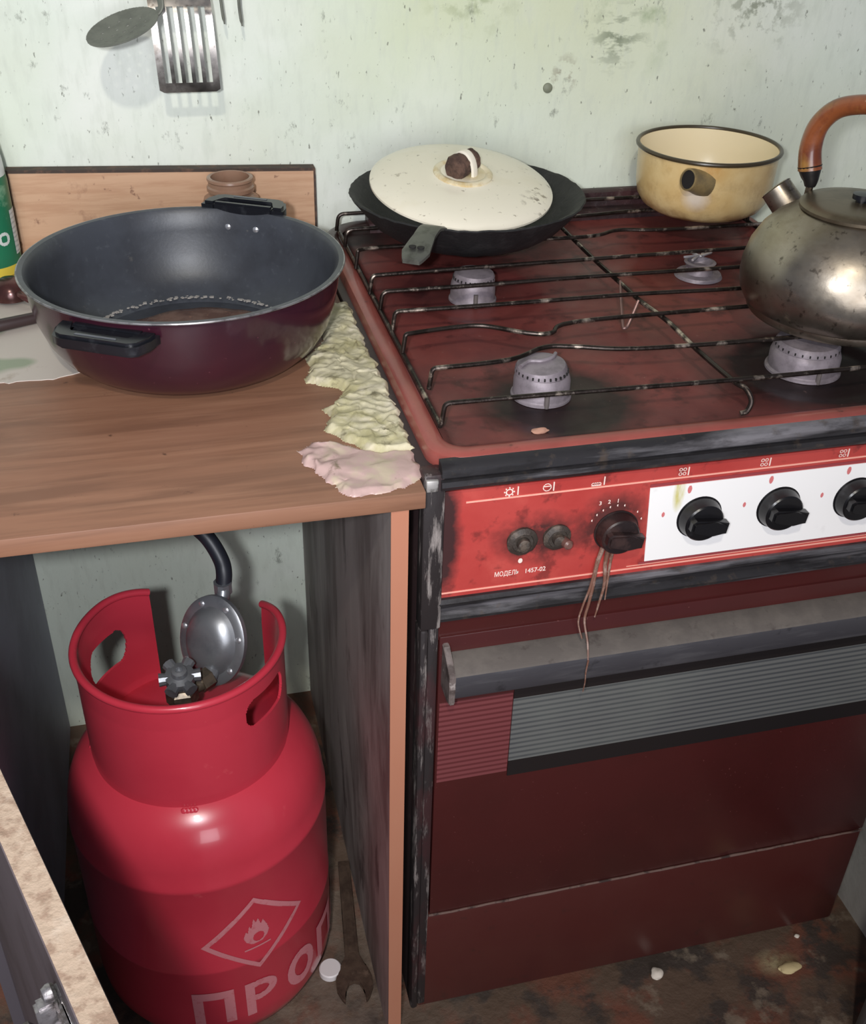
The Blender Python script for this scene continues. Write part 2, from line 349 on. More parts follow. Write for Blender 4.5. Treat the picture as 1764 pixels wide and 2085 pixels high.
for a in (150, 135, 120, 105, 90, 75, 40, 20):
    t = math.radians(a); b = BM(); dot(b, .181+.0285*math.cos(t), .750+.0285*math.sin(t), .0007, .0012); obj('dial_tick', b, m_print, cp)
# knobs
m_knob = mat('black_bakelite', (20, 19, 21), .3, layers=[dict(c=(70, 68, 70), s=60, t=(.6, .7), a=.3)])
m_knobg = mat('greasy_black_knob', (34, 24, 24), .42, layers=[dict(c=(70, 50, 46), s=50, t=(.5, .65), a=.6)], bump=dict(s=90, a=.3, h=.001))
def knob(x, z, m, rot=-8, R=.0225, label=None):
    b = BM(); lathe(b, [(R, 0), (R, .002), (R*.97, .004), (R*.90, .012), (R*.84, .0135), (R*.6, .014), (0, .014)], (x, -.0012, z), 40, (0, -1, 0))
    k = obj('knob', b, m, stove, ang=25, label=label)
    b = BM(); M = Matrix.Translation((x, -.0012, z)) @ Matrix.Rotation(math.radians(-rot), 4, 'Y')
    pts = [(-R*.78, -.0045), (-R*.62, -.0075), (R*.3, -.008), (R*.96, -.0060), (R*.96, .0060), (R*.3, .008), (-R*.62, .0075), (-R*.80, .0045)]
    vs0 = len(b.verts); prism(b, pts, (0, -.010, 0), (1, 0, 0), (0, 0, 1), (0, -1, 0), .0125, .0022)
    bmesh.ops.transform(b, matrix=M, verts=b.verts[:]); obj('knob_grip', b, m, k)
    b = BM(); lathe(b, [(R*1.06, 0), (R*1.06, .0012), (R*.9, .0014)], (x, -.0002, z), 40, (0, -1, 0)); obj('knob_collar', b, m, k)
for x in (.270, .3565, .4425, .529): knob(x, .753, m_knob)
knob(.183, .749, m_knobg, -10, .0215, label='greasy brownish black oven knob')
m_grime = mat('thick_grease', (58, 50, 44), .6, layers=[dict(c=(110, 96, 84), s=80, t=(.52, .66), a=.6)], bump=dict(s=120, a=.8, h=.002))
for x, r in ((.087, .0125), (.122, .0115)):
    b = BM(); lathe(b, [(r*1.2, 0), (r*1.22, .003), (r, .005), (r*.85, .006), (r*.8, .0045), (r*.55, .0045), (r*.5, .010), (r*.35, .011), (0, .011)], (x, 0, .7505), 24, (0, -1, 0)); rough_up(b, .0007, 300)
    o = obj('push_button', b, m_grime, stove)
b = BM(); lathe(b, [(.0048, 0), (.0048, .012), (.003, .014), (0, .014)], (.1265, -.004, .7485), 14, (.2, -1, .1)); obj('button_pin', b, mat('reddish_pin', (110, 78, 70), .4), stove)
# lower trim rails, oven door
b = BM(); prism(b, [(.004, .6945), (-.003, .6935), (-.006, .690), (-.005, .687), (.000, .685), (.001, .676), (-.002, .674), (-.005, .671), (-.004, .667), (.004, .666)], (.006, 0, 0), (0, 1, 0), (0, 0, 1), (1, 0, 0), .594); obj('lower_trim', b, m_black, stove)
m_dred = mat('oven_door_red', (72, 30, 29), .22, layers=[dict(c=(62, 28, 26), s=5, t=(.4, .65), a=.7), dict(c=(130, 80, 78), s=220, t=(.72, .8), d=2, a=.5)], bump=dict(s=18, a=.03, h=.001))
b = BM(); box(b, .0085, .6, .002, .02, .64, .664); obj('door_gap_panel', b, m_dred, stove)
door = obj('oven_door', (lambda b: (box(b, .0095, .6, -.001, .018, .212, .645, .0015), b)[1])(BM()), m_dred, stove)
m_hand = mat('dusty_handle', (92, 85, 80), .8, layers=[dict(c=(112, 104, 97), s=30, t=(.45, .65), d=6, a=.6), dict(c=(60, 50, 46), s=50, t=(.6, .7), a=.6)], bump=dict(s=150, a=.4, h=.0006))
m_hand2 = mat('dark_handle_face', (74, 72, 76), .4, .2, layers=[dict(c=(110, 108, 110), s=20, st=(.4, 1, 3), t=(.5, .7), a=.6), dict(c=(40, 38, 40), s=40, t=(.6, .7), a=.6)])
b = BM(); prism(b, [(.0, .6245), (-.004, .625), (-.029, .6185), (-.031, .6165), (-.029, .6165), (.0, .6165)], (.019, 0, 0), (0, 1, 0), (0, 0, 1), (1, 0, 0), .581); dh = obj('door_handle', b, m_hand, door)
b = BM(); prism(b, [(-.0005, .6165), (-.031, .6165), (-.0315, .614), (-.0305, .590), (-.026, .584), (-.0005, .584)], (.019, 0, 0), (0, 1, 0), (0, 0, 1), (1, 0, 0), .581); obj('door_handle', b, m_hand2, door, label='dark lower face of the oven handle')
b = BM(); prism(b, [(.004, .638), (-.006, .636), (-.012, .630), (-.033, .618), (-.033, .583), (-.024, .580), (-.002, .582), (.004, .590)], (.0125, 0, 0), (0, 1, 0), (0, 0, 1), (1, 0, 0), .0065, .001); rough_up(b, .0006, 150)
obj('handle_bracket', b, mat('crusty_bracket', (110, 98, 94), .6, layers=[dict(c=(60, 48, 44), s=60, t=(.45, .6), a=.8), dict(c=(180, 170, 165), s=90, t=(.62, .7), a=.7)], bump=dict(s=120, a=.6, h=.001)), door)
m_str1 = mat('red_striped_glass', (120, 64, 66), .3, layers=[dict(k='wave', dir='Z', s=44, t=(.45, .8), c=(92, 42, 44), a=.9)])
m_str2 = mat('grey_striped_glass', (104, 104, 102), .25, layers=[dict(k='wave', dir='Z', s=44, t=(.45, .8), c=(70, 72, 74), a=.9), dict(c=(120, 124, 116), s=4, t=(.5, .7), a=.3)])
b = BM(); box(b, .0115, .0915, -.0022, 0, .440, .556); obj('striped_panel', b, m_str1, door)
b = BM(); box(b, .0925, .5985, -.0024, 0, .4555, .548); obj('window', b, m_str2, door, label='grey finely striped oven window')
b = BM(); box(b, .0925, .5985, -.0026, 0, .4325, .4555); box(b, .0925, .5985, -.0026, 0, .548, .568); obj('window_border', b, mat('black_border', (34, 30, 30), .3), door)
m_draw = mat('drawer_red', (78, 38, 34), .3, layers=[dict(c=(74, 30, 28), s=6, t=(.4, .65), a=.7), dict(c=(50, 34, 30), s=40, t=(.62, .74), a=.5)], bump=dict(s=14, a=.04, h=.002))
b = BM(); box(b, -.002, .6, -.001, .018, .024, .207, .004); obj('bottom_drawer', b, m_draw, stove)
b = BM(); P = [(x, -.0015, .2095+.0012*noise.noise(Vector((x*40, 0, 0)))) for x in [.008+.59*i/80 for i in range(81)]]; R = [.0014+.0012*max(0, noise.noise(Vector((x[0]*30, 3, 0)))) for x in P]; tube(b, P, R, 8); obj('seam_dirt', b, mat('seam_dirt', (110, 86, 78), .8, layers=[dict(c=(60, 44, 40), s=60, t=(.5, .6))]), stove)
# grease drips hanging from the oven knob
m_drip = mat('dried_grease', (120, 84, 70), .3, layers=[dict(c=(170, 146, 134), s=90, t=(.5, .65), a=.7)])
b = BM()
def drip(P, r): tube(b, smooth_pts(P, 6), r, 8)
drip([(.170, -.004, .733), (.166, -.004, .712), (.163, -.008, .69), (.160, -.010, .67), (.157, -.012, .65), (.158, -.024, .63), (.157, -.033, .612)], [.0024, .0008])
drip([(.176, -.004, .730), (.175, -.004, .712), (.175, -.008, .69), (.171, -.010, .668), (.168, -.011, .652)], [.0026, .0007])
drip([(.181, -.004, .730), (.180, -.004, .712), (.178, -.008, .69), (.177, -.010, .672)], [.0020, .0006])
drip([(.166, -.004, .72), (.1605, -.008, .69), (.154, -.010, .668), (.150, -.013, .65), (.153, -.020, .634)], [.0016, .0007])
drip([(.157, -.033, .615), (.156, -.033, .60), (.157, -.032, .585), (.157, -.030, .57)], [.001, .0005])
obj('grease_drip', b, m_drip, stove)
# burners
m_burn = mat('aluminium_oxide', (146, 136, 142), .55, .35, layers=[dict(c=(108, 100, 104), s=60, t=(.45, .62), a=.6), dict(c=(90, 70, 60), s=30, t=(.62, .72), a=.6)], bump=dict(s=140, a=.4, h=.0008))
m_port = mat('port_black', (24, 20, 20), .8)
def burner(cx, cy, r, capoff=(0, 0), tilt=(0, 0), capm=m_burn, ridge=False):
    z0 = .8385
    b = BM(); lathe(b, [(r*1.10, 0), (r*1.09, .002), (r*1.04, .003), (r*1.02, .004), (r*1.02, .018), (r*.99, .0215), (r*.95, .024), (r*.92, .0255), (r*.3, .0255), (0, .0255)], (cx, cy, z0), 48); bb = obj('burner', b, m_burn, stove)
    M = Matrix.Translation((cx+capoff[0], cy+capoff[1], z0+.0258)) @ Matrix.Rotation(tilt[0], 4, 'X') @ Matrix.Rotation(tilt[1], 4, 'Y')
    b = BM(); lathe(b, [(0, -.002), (r*.88, -.002), (r*.95, .0), (r*.92, .005), (r*.86, .0075), (r*.6, .009), (0, .0095)], (0, 0, 0), 48)
    bmesh.ops.transform(b, matrix=M, verts=b.verts[:]); obj('burner_cap', b, capm, bb)
    if ridge:
        b = BM(); tube(b, smooth_pts([(-r*.8, -r*.1, .0095), (-r*.4, r*.12, .0105), (0, 0, .0108), (r*.45, r*.15, .0105), (r*.7, r*.5, .009)], 6), [.002]*40, 8); bmesh.ops.transform(b, matrix=M, verts=b.verts[:]); obj('cap_ridge', b, capm, bb)
    b = BM()
    for k in range(28):
        a = 2*math.pi*k/28; M2 = Matrix.Translation((cx+capoff[0]*.5, cy+capoff[1]*.5, z0+.0275)) @ Matrix.Rotation(a, 4, 'Z'); lathe_c = r*.935
        box(b, lathe_c-.003, lathe_c+.0006, -.0007, .0007, -.0008, .0018, 0, M2)
    obj('gas_port', b, m_port, bb)['kind'] = 'stuff'
    b = BM(); tube(b, [(cx-.004, cy-r*1.04, z0), (cx-.004, cy-r*1.04, z0+.016)], .0026, 10); obj('igniter_pin', b, mat('pin_grey', (100, 92, 90), .6), bb)
burner(.140, .122, .028, (-.001, .002), (.03, -.06), ridge=True)
burner(.435, .125, .036)
burner(.139, .372, .026, (.001, 0), (0, .03))
b = BM(); lathe(b, [(.03, 0), (.028, .004), (.018, .005), (.016, .012), (.02, .018), (.016, .019), (.012, .012), (0, .010)], (.441, .392, .8385), 40); obj('burner', b, m_burn, stove)
b = BM()
for k in range(5):
    a = random.random()*6; M2 = Matrix.Translation((.443+.01*math.cos(a), .40+.008*math.sin(a), .860)) @ Matrix.Rotation(a, 4, 'Z') @ Matrix.Rotation(.4, 4, 'X'); box(b, -.012, .012, -.0015, .0015, 0, .003, .0006, M2)
obj('broken_cap', b, mat('broken_alu', (190, 184, 186), .4, .6), stove)

# ================================================================ GRATE
grate = thing('stove_grate', (.3, .3, .851), 'wide wire pan grate of bent dark rods lying on the stove top', 'grate')
m_rod = mat('burnt_steel_rod', (58, 50, 46), .35, .75, layers=[dict(c=(206, 190, 174), s=40, t=(.54, .66), d=6, a=.8), dict(c=(34, 28, 24), s=60, t=(.5, .6), a=.8)], bump=dict(s=200, a=.5, h=.0008))
m_rodl = mat('pale_burnt_rod', (140, 110, 104), .45, .6, layers=[dict(c=(60, 48, 44), s=14, t=(.5, .62), a=.8)], bump=dict(s=200, a=.3, h=.0006))
ZB = .8755
BARS = [
 [(.021, .055), (.128, .053), (.31, .047), (.453, .047), (.578, .05)],
 [(.027, .127), (.106, .131), (.150, .152), (.181, .148), (.244, .131), (.385, .126), (.578, .126)],
 [(.019, .209), (.07, .216), (.105, .214), (.145, .188), (.170, .184), (.205, .206), (.382, .210), (.578, .21)],
 [(.021, .268), (.128, .266), (.295, .266), (.419, .26), (.578, .262)],
 [(.019, .324), (.145, .323), (.265, .325), (.457, .322), (.578, .324)],
 [(.017, .373), (.119, .376), (.273, .378), (.483, .381), (.578, .38)],
 [(.016, .455), (.05, .462), (.2, .458), (.314, .454), (.36, .470), (.419, .462), (.578, .46)],
 [(.016, .53), (.2, .534), (.32, .53), (.42, .538), (.578, .534)],
 [(.016, .592), (.3, .594), (.578, .592)]]
for i, B in enumerate(BARS):
    x0, y0 = B[0]; mid = [(x, y, ZB) for x, y in B]
    P = smooth_pts([Vector(p) for p in mid], 5)
    P = [Vector((x0-.002, y0, .8535))]+fillet([(x0-.002, y0, .8535), (x0+.001, y0, ZB), tuple(P[1])], .008, 6)[1:]+P[2:-1]
    e = B[-1]; P += fillet([tuple(P[-1]), (e[0], e[1], ZB), (e[0]+.003, e[1], .8535)], .008, 6)[1:]
    b = BM(); tube(b, P, .0024, 10); obj('bar', b, m_rodl if i in (1, 2) and False else m_rod, grate)
for x in (.0175, .5815):
    b = BM(); tube(b, [(x, .053, .8535), (x, .3, .8535), (x-.001, .595, .8535)], .0026, 10); obj('side_rod', b, m_rod, grate)
b = BM(); P = smooth_pts([(.3115, .030, .8475), (.318, .029, .850), (.3215, .031, .860), (.318, .040, .869), (.312, .054, .8705), (.308, .128, .8705), (.308, .2, .8705), (.301, .256, .8705), (.299, .311, .8705), (.296, .404, .8705), (.296, .59, .8705)], 6); tube(b, P, .0026, 10); obj('cross_rod', b, m_rod, grate)
b = BM(); tube(b, smooth_pts([(.299, .312, .8725), (.290, .285, .862), (.279, .248, .8475), (.2795, .2425, .846), (.284, .245, .8485), (.298, .256, .872)], 6), .0017, 8); obj('middle_foot', b, m_rodl, grate)

# ================================================================ WORKTOP + CABINET
m_wood = mat('brown_wood_laminate', (138, 98, 76), .5, layers=[
    dict(c=(112, 78, 60), s=9, st=(.35, 4, 4), t=(.42, .62), d=6, dist=.6, a=.8), dict(c=(152, 112, 88), s=30, st=(.2, 3, 3), t=(.5, .7), d=5, a=.6),
    dict(c=(60, 38, 30), s=46, t=(.68, .74), d=4, a=.7), dict(c=(70, 36, 26), k='none', pt=(-.105, .105, .832, .006, .018), wob=.012, ws=90, a=.8),
    dict(c=(168, 84, 70), s=40, t=(.2, .5), pt=(-.29, .262, .832, .01, .03), ps=(.6, 1, 1), a=.7)],
    bump=dict(s=20, st=(.2, 3, 3), a=.12, h=.0008), rvar=(8, .38, .6))
b = BM(); box(b, -.56, -.0135, -.022, .643, .8145, .832, .0012); tag(obj('worktop', b, m_wood, None, org=(-.29, .3, .8145)), 'brown wood-grain worktop under the big maroon pot', 'worktop')
cab = thing('kitchen_cabinet', (-.25, .3, 0), 'open cabinet under the worktop holding the red gas cylinder', 'cabinet')
m_pan = mat('dirty_grey_panel', (150, 140, 136), .6, layers=[
    dict(c=(96, 82, 78), s=9, st=(1, 1.2, .3), t=(.45, .6), d=8, a=.8), dict(c=(186, 178, 172), s=7, st=(1, 1.4, .35), t=(.52, .68), d=7, dist=.8, a=.6), dict(c=(74, 60, 58), s=16, st=(1, 1, .35), t=(.58, .66), d=8, a=.8)], bump=dict(s=30, st=(1, 1, .3), a=.3, h=.002))
m_pan2 = mat('blue_grey_panel', (150, 152, 168), .6, layers=[dict(c=(128, 130, 142), s=6, t=(.45, .6), a=.6)])
m_edge = mat('orange_edge_band', (182, 126, 100), .5, layers=[dict(c=(176, 112, 86), s=8, st=(1, 1, .3), t=(.4, .7), a=.6)], bump=dict(s=40, a=.1, h=.0006))
b = BM(); box(b, -.044, -.0285, -.018, .643, 0, .8143); obj('side_panel', b, m_pan, cab)
b = BM(); box(b, -.0443, -.0282, -.0192, -.0181, 0, .814); obj('edge_band', b, m_edge, cab, label='orange brown edge strip')
b = BM(); box(b, -.470, -.4535, -.018, .643, 0, .8143); obj('side_panel', b, m_pan2, cab)
b = BM(); box(b, -.4702, -.4533, -.0192, -.0181, 0, .814); obj('edge_band', b, mat('grey_edge_band', (84, 78, 84), .6), cab, label='grey edge strip')
# open door, hinged on the left panel
H = Vector((-.4455, .0, 0)); e1 = Vector((-.358, -.238, .795)); e2 = Vector((-.283, -.442, .795)); dd = (e2-e1); dd.z = 0; dd.normalize(); nn = Vector((dd.y, -dd.x, 0)); nn = nn if nn.x < 0 else -nn
m_chip = mat('raw_chipboard_edge', (176, 154, 134), .8, layers=[dict(c=(140, 114, 96), s=90, t=(.48, .62), d=5, a=.8), dict(c=(196, 178, 160), s=50, t=(.56, .7), a=.6)], bump=dict(s=170, a=.7, h=.002))
m_dface = mat('door_face_grey', (104, 94, 98), .5, layers=[dict(c=(84, 74, 76), s=10, t=(.45, .6), a=.6), dict(c=(170, 160, 160), s=60, t=(.68, .76), a=.4)])
tb = .0185; base = e1-dd*((e1.y-.0)/dd.y if dd.y else 0)
start = e1+dd*(-(.0+.238-.018)/abs(dd.y)); LEN = .49
def P3(a, n, z): v = start+dd*a+nn*n; return Vector((v.x, v.y, z))
def slab(b, a0, a1, n0, n1, z0, z1, bev=0):
    vs = [b.verts.new(P3(a, n, z)) for a in (a0, a1) for n in (n0, n1) for z in (z0, z1)]
    fs = [b.faces.new([vs[i] for i in q]) for q in ((0, 1, 3, 2), (4, 6, 7, 5), (0, 4, 5, 1), (2, 3, 7, 6), (0, 2, 6, 4), (1, 5, 7, 3))]
    if bev: bmesh.ops.bevel(b, geom=list({e for f in fs for e in f.edges}), offset=bev, segments=2, affect='EDGES')
b = BM(); slab(b, 0, LEN, 0, tb, .05, .7935, .0008); dr = obj('door', b, m_dface, cab)
b = BM(); slab(b, .0005, LEN-.0005, .0006, tb-.0006, .7936, .7952); rough_up(b, .0002, 80); obj('raw_edge', b, m_chip, dr, label='raw crumbly chipboard top edge')
b = BM(); slab(b, LEN-.10, LEN-.066, tb, tb+.006, .735, .772, .002); slab(b, LEN-.088, LEN-.078, tb+.004, tb+.016, .72, .78, .002)
for a_, z_ in ((LEN-.094, .765), (LEN-.072, .765), (LEN-.094, .742), (LEN-.083, .785)):
    lathe(b, [(.0055, 0), (.0055, .002), (.004, .005), (0, .006)], P3(a_, tb+.005, z_), 14, tuple(nn))
lathe(b, [(.006, 0), (.006, .012), (.011, .016), (.011, .022), (.006, .026), (0, .027)], P3(LEN-.086, tb+.004, .748), 20, tuple(nn))
obj('door_catch', b, mat('tarnished_catch', (170, 166, 168), .35, .8, layers=[dict(c=(90, 82, 78), s=80, t=(.45, .6), a=.8)], bump=dict(s=120, a=.5, h=.001)), dr, label='tarnished metal catch')
for z in (.12, .70):
    b = BM(); tube(b, [(-.4510, .006, z-.02), (-.4510, .006, z+.02)], .0035, 10); slab(b, -.004, .02, .004, .008, z-.015, z+.015); obj('hinge', b, mat('hinge_steel', (150, 150, 150), .4, .8), dr)

# ================================================================ FOAM / OILCLOTH on the worktop
m_foam = mat('hardened_foam', (196, 188, 158), .7, layers=[dict(c=(168, 160, 112), s=24, t=(.45, .62), d=6, a=.7), dict(c=(214, 204, 186), s=30, t=(.52, .66), a=.6), dict(c=(96, 88, 62), s=46, t=(.6, .7), d=7, a=.8)], bump=dict(s=90, a=.4, h=.002))
def blob(polypts, hfun, step, z0):
    b = BM(); xs = [p[0] for p in polypts]; ys = [p[1] for p in polypts]; vs = {}
    x0, y0 = min(xs), min(ys); nx_ = int((max(xs)-x0)/step)+1; ny_ = int((max(ys)-y0)/step)+1
    def inside(x, y): return inpoly(x, y, polypts)
    def edged(x, y):
        m = 1e9
        for i in range(len(polypts)):
            a = Vector(polypts[i]); c = Vector(polypts[(i+1) % len(polypts)]); ab = c-a; t = max(0, min(1, (Vector((x, y))-a).dot(ab)/ab.length_squared)); m = min(m, (a+ab*t-Vector((x, y))).length)
        return m
    def wob(x, y): n_ = noise.noise_vector(Vector((x*70, y*70, 0)))*.005+noise.noise_vector(Vector((x*220, y*220, 4)))*.0015; return x+n_.x, y+n_.y
    def gv(i, j):
        if (i, j) not in vs:
            x, y = x0+i*step, y0+j*step; e = edged(x, y)
            X, Y = wob(x, y); X = min(X, -.0045); vs[(i, j)] = b.verts.new((X, Y, z0+hfun(x, y)*min(1, e/.006)))
        return vs[(i, j)]
    for i in range(nx_):
        for j in range(ny_):
            if inside(x0+(i+.5)*step, y0+(j+.5)*step): b.faces.new((gv(i, j), gv(i+1, j), gv(i+1, j+1), gv(i, j+1)))
    # closed underside
    r = bmesh.ops.extrude_face_region(b, geom=b.faces[:]); 
    for v in [q for q in r['geom'] if isinstance(q, bmesh.types.BMVert)]: v.co.z = z0
    return b
def wr(x, y):
    p = Vector((x, y, 0)); q = noise.noise_vector(p*35)*.012
    r = 1-abs(noise.noise((p+q)*62+Vector((0, 0, 2)))*3.0); r2_ = 1-abs(noise.noise((p+q)*150+Vector((5, 0, 2)))*2)
    return .0035+.0050*(1-max(0, r))**1.0*.5+.0058*max(0, r)**.8*.8+.0007*r2_
fp = [(-.075, .26), (-.078, .225), (-.085, .206), (-.050, .180), (-.062, .150), (-.078, .142), (-.072, .122), (-.084, .104), (-.07, .085), (-.050, .052), (-.008, .045), (-.0055, .10), (-.0055, .2), (-.0055, .32), (-.0055, .40), (-.05, .38), (-.052, .3)]
foam = obj('sealing_foam', blob(fp, wr, .0016, .8322), m_foam, None, org=(-.05, .15, .832), ang=60)
tag(foam, 'wrinkled yellowish foam sealing the gap between worktop and stove', 'sealing foam')
m_pinkf = mat('pink_putty', (190, 160, 154), .4, layers=[dict(c=(190, 176, 150), s=26, t=(.5, .62), d=6, a=.8), dict(c=(110, 96, 70), s=50, t=(.62, .7), d=7, a=.8)], bump=dict(s=60, a=.3, h=.001))
fp2 = [(-.113, .066), (-.098, .078), (-.08, .082), (-.052, .056), (-.012, .050), (-.006, .040), (-.012, .004), (-.03, -.013), (-.055, -.019), (-.076, -.018), (-.09, -.008), (-.096, .02), (-.11, .045)]
def wr2(x, y):
    p = Vector((x, y, 0)); e = max(0, (-.07-x)/.03)
    return .004+.002*math.sin((y+x*.2)*130)*.5+.0015*noise.noise(p*60)+min(1, e)*(.004*max(0, noise.noise(p*110)+.3))
pk = blob(fp2, wr2, .0016, .8323); obj('pink_patch', pk, m_pinkf, foam, ang=60, label='smooth pink putty patch at the front')
m_oil = mat('patterned_oilcloth', (196, 186, 176), .5, layers=[dict(c=(132, 148, 120), s=9, t=(.54, .60), d=2, a=.8), dict(c=(150, 132, 112), s=30, t=(.6, .7), a=.6), dict(c=(214, 196, 160), k='none', pt=(-.08, .22, 0, .05, .12), wob=.04, a=.5)])
b = BM(); op = [(-.55, .264), (-.39, .262), (-.335, .262), (-.322, .268), (-.283, .282), (-.26, .30), (-.2, .31), (-.12, .30), (-.055, .33), (-.03, .40), (-.03, .62), (-.55, .62)]
op2 = []
for i in range(len(op)):
    a = Vector(op[i]); c = Vector(op[(i+1) % len(op)]); k = max(1, int((c-a).length/.006))
    for s in range(k):
        q = a+(c-a)*s/k; d_ = noise.noise(Vector((q.x*120, q.y*120, 0)))*.004; op2.append((q.x+d_*.5, q.y+d_) if q.y < .5 else (q.x, q.y))
prism(b, op2, (0, 0, .8321), (1, 0, 0), (0, 1, 0), (0, 0, 1), .0009); oc = obj('oilcloth', b, m_oil, None, org=(-.3, .4, .832)); tag(oc, 'torn pale oilcloth with green leaves lying under the big pot', 'oilcloth')

# ================================================================ STEW POT
PC = (-.192, .315); pot = thing('stew_pot', (PC[0], PC[1], .833), 'wide dark maroon stewpot with two black handles standing on the worktop', 'pot')
m_mar = mat('maroon_enamel', (64, 22, 34), .22, layers=[dict(c=(30, 24, 34), s=3, t=(.4, .65), a=.6), dict(c=(120, 70, 80), s=160, t=(.72, .8), d=2, a=.5)], coat=.3, bump=dict(s=80, a=.04, h=.0005))
m_non = mat('nonstick_grey', (64, 67, 74), .42, layers=[dict(c=(84, 88, 94), s=120, t=(.6, .7), d=4, a=.5), dict(c=(120, 116, 112), s=60, t=(.68, .76), a=.6), dict(c=(38, 38, 42), s=10, t=(.45, .6), a=.5)], bump=dict(s=260, a=.2, h=.0005))
z0 = .833
b = BM(); lathe(b, [(0, 0), (.108, 0), (.116, .001), (.126, .005), (.138, .016), (.148, .032), (.155, .052), (.159, .075), (.1605, .092), (.1605, .0945)], (PC[0], PC[1], z0), 128, cap=False); obj('outer_wall', b, m_mar, pot)
b = BM(); lathe(b, [(.1605, .0945), (.165, .0965), (.166, .0978), (.165, .099), (.160, .0985), (.1565, .094), (.154, .075), (.149, .050), (.141, .030), (.130, .014), (.118, .0075), (.114, .005), (.112, .0035), (0, .0035)], (PC[0], PC[1], z0), 128, cap=False); obj('inner_wall', b, m_non, pot)
b = BM(); P = [(PC[0]+.1656*math.cos(t), PC[1]+.1656*math.sin(t), z0+.0978) for t in [2*math.pi*i/128 for i in range(129)]]; tube(b, P, .0012, 6, cap=False); obj('rim', b, mat('rim_steel', (150, 148, 150), .35, .7, layers=[dict(c=(70, 66, 68), s=50, t=(.45, .6), a=.8)]), pot)
b = BM(); lathe(b, [(0, .0062), (.088, .0062), (.098, .0055), (.100, .004)], (PC[0]+.006, PC[1]-.008, z0), 64, cap=False); rough_up(b, .002, 40); obj('food_residue', b, mat('brown_residue', (122, 96, 84), .2, layers=[dict(c=(92, 66, 56), s=30, t=(.45, .6), a=.8), dict(c=(170, 120, 96), s=120, t=(.64, .72), a=.8)], bump=dict(s=90, a=.4, h=.001)), pot)
b = BM()
for k in range(150):
    t = random.uniform(.15, 2.9) if k < 110 else random.uniform(0, 6.28); r = .1165+random.gauss(0, .0018); s = random.uniform(.0006, .0018)
    box(b, -s, s*1.5, -s, s, 0, s*.8, 0, Matrix.Translation((PC[0]+r*math.cos(t), PC[1]+r*math.sin(t), z0+.0075)) @ Matrix.Rotation(random.random()*6, 4, 'Z'))
ff = obj('grease_fleck', b, mat('pale_fleck', (170, 164, 158), .5), pot); ff['kind'] = 'stuff'
m_bak = mat('handle_bakelite', (24, 25, 30), .28, layers=[dict(c=(60, 62, 66), s=60, t=(.55, .7), a=.4)])
m_riv = mat('rivet_alu', (225, 225, 230), .25, .8)
def pothandle(ang, zc):
    d = Vector((math.cos(ang), math.sin(ang), 0)); t = Vector((-d.y, d.x, 0)); o = Vector((PC[0], PC[1], z0+zc))+d*.157
    outer = [(-.050, 0), (-.049, .014), (-.043, .029), (-.034, .034), (.034, .034), (.043, .029), (.049, .014), (.050, 0)]
    hole = [(.030, .012), (.030, .020), (.027, .0225), (-.027, .0225), (-.030, .020), (-.030, .012)]
    b = BM(); poly = outer+[(.050, 0), (.031, .0105)] if False else None
    # U-shaped grip: outer bow + inner bar
    bow = [(-.050, 0), (-.049, .014), (-.043, .029), (-.034, .034), (.034, .034), (.043, .029), (.049, .014), (.050, 0), (.034, 0), (.034, .018), (.030, .023), (-.030, .023), (-.034, .018), (-.034, 0)]
    prism(b, bow, o-Vector((0, 0, .007)), t, d, (0, 0, 1), .014, .003); prism(b, [(-.036, 0), (.036, 0), (.036, .008), (-.036, .008)], o-Vector((0, 0, .007)), t, d, (0, 0, 1), .014, .002)
    h = obj('handle', b, m_bak, pot, ang=40)
    for s in (-.018, .018):
        b = BM(); lathe(b, [(.0035, 0), (.0035, .0012), (.0018, .0024), (0, .0026)], Vector((PC[0], PC[1], z0+.080))+d*.1535+t*s*.95, 14, tuple(-d)); obj('rivet', b, m_riv, h)
    b = BM(); prism(b, [(-.02, .025), (.02, .025), (.021, .0275), (-.021, .0275)], o+Vector((0, 0, .007)), t, d, (0, 0, 1), .0006); obj('grip_line', b, mat('grip_line', (90, 92, 98), .3), h)
pothandle(math.radians(-119), .083); pothandle(math.radians(62), .099)

# ================================================================ FRYING PAN + LID
FC = (.163, .495); pan = thing('frying_pan', (FC[0], FC[1], .8798), 'black cast iron frying pan on the grate under the white lid', 'frying pan')
m_iron = mat('cast_iron', (26, 25, 26), .62, layers=[dict(c=(48, 46, 46), s=60, t=(.5, .66), a=.5)], bump=dict(s=130, a=.6, h=.002))
b = BM(); lathe(b, [(0, -.001), (.088, -.001), (.099, .001), (.116, .012), (.130, .027), (.1435, .043), (.1465, .047), (.145, .0485), (.140, .0465), (.125, .030), (.108, .015), (.090, .006), (0, .005)], (FC[0], FC[1], .8798), 128)
rough_up(b, .0012, 90); obj('pan_body', b, m_iron, pan)
hd = Vector((-.52, -.855, 0)).normalized(); hs = Vector((-hd.y, hd.x, 0)); ho = Vector((FC[0], FC[1], .926))+hd*.138
P = [ho+hd*t*.085+Vector((0, 0, z)) for t, z in ((0, 0), (.2, .0045), (.45, .002), (.8, -.006), (1, -.011))]
b = BM(); W_ = [.015, .0125, .0125, .016, .0095]
prv = None
Ps = smooth_pts(P, 5)
rows = []
for i, p in enumerate(Ps):
    t = i/(len(Ps)-1)*4; k = min(3, int(t)); wd = W_[k]+(W_[k+1]-W_[k])*(t-k)
    rows.append([b.verts.new(p+hs*s*wd*1.0+Vector((0, 0, z))) for s, z in ((-1, -.002), (-1, .0015), (-.8, .003), (.8, .003), (1, .0015), (1, -.002))])
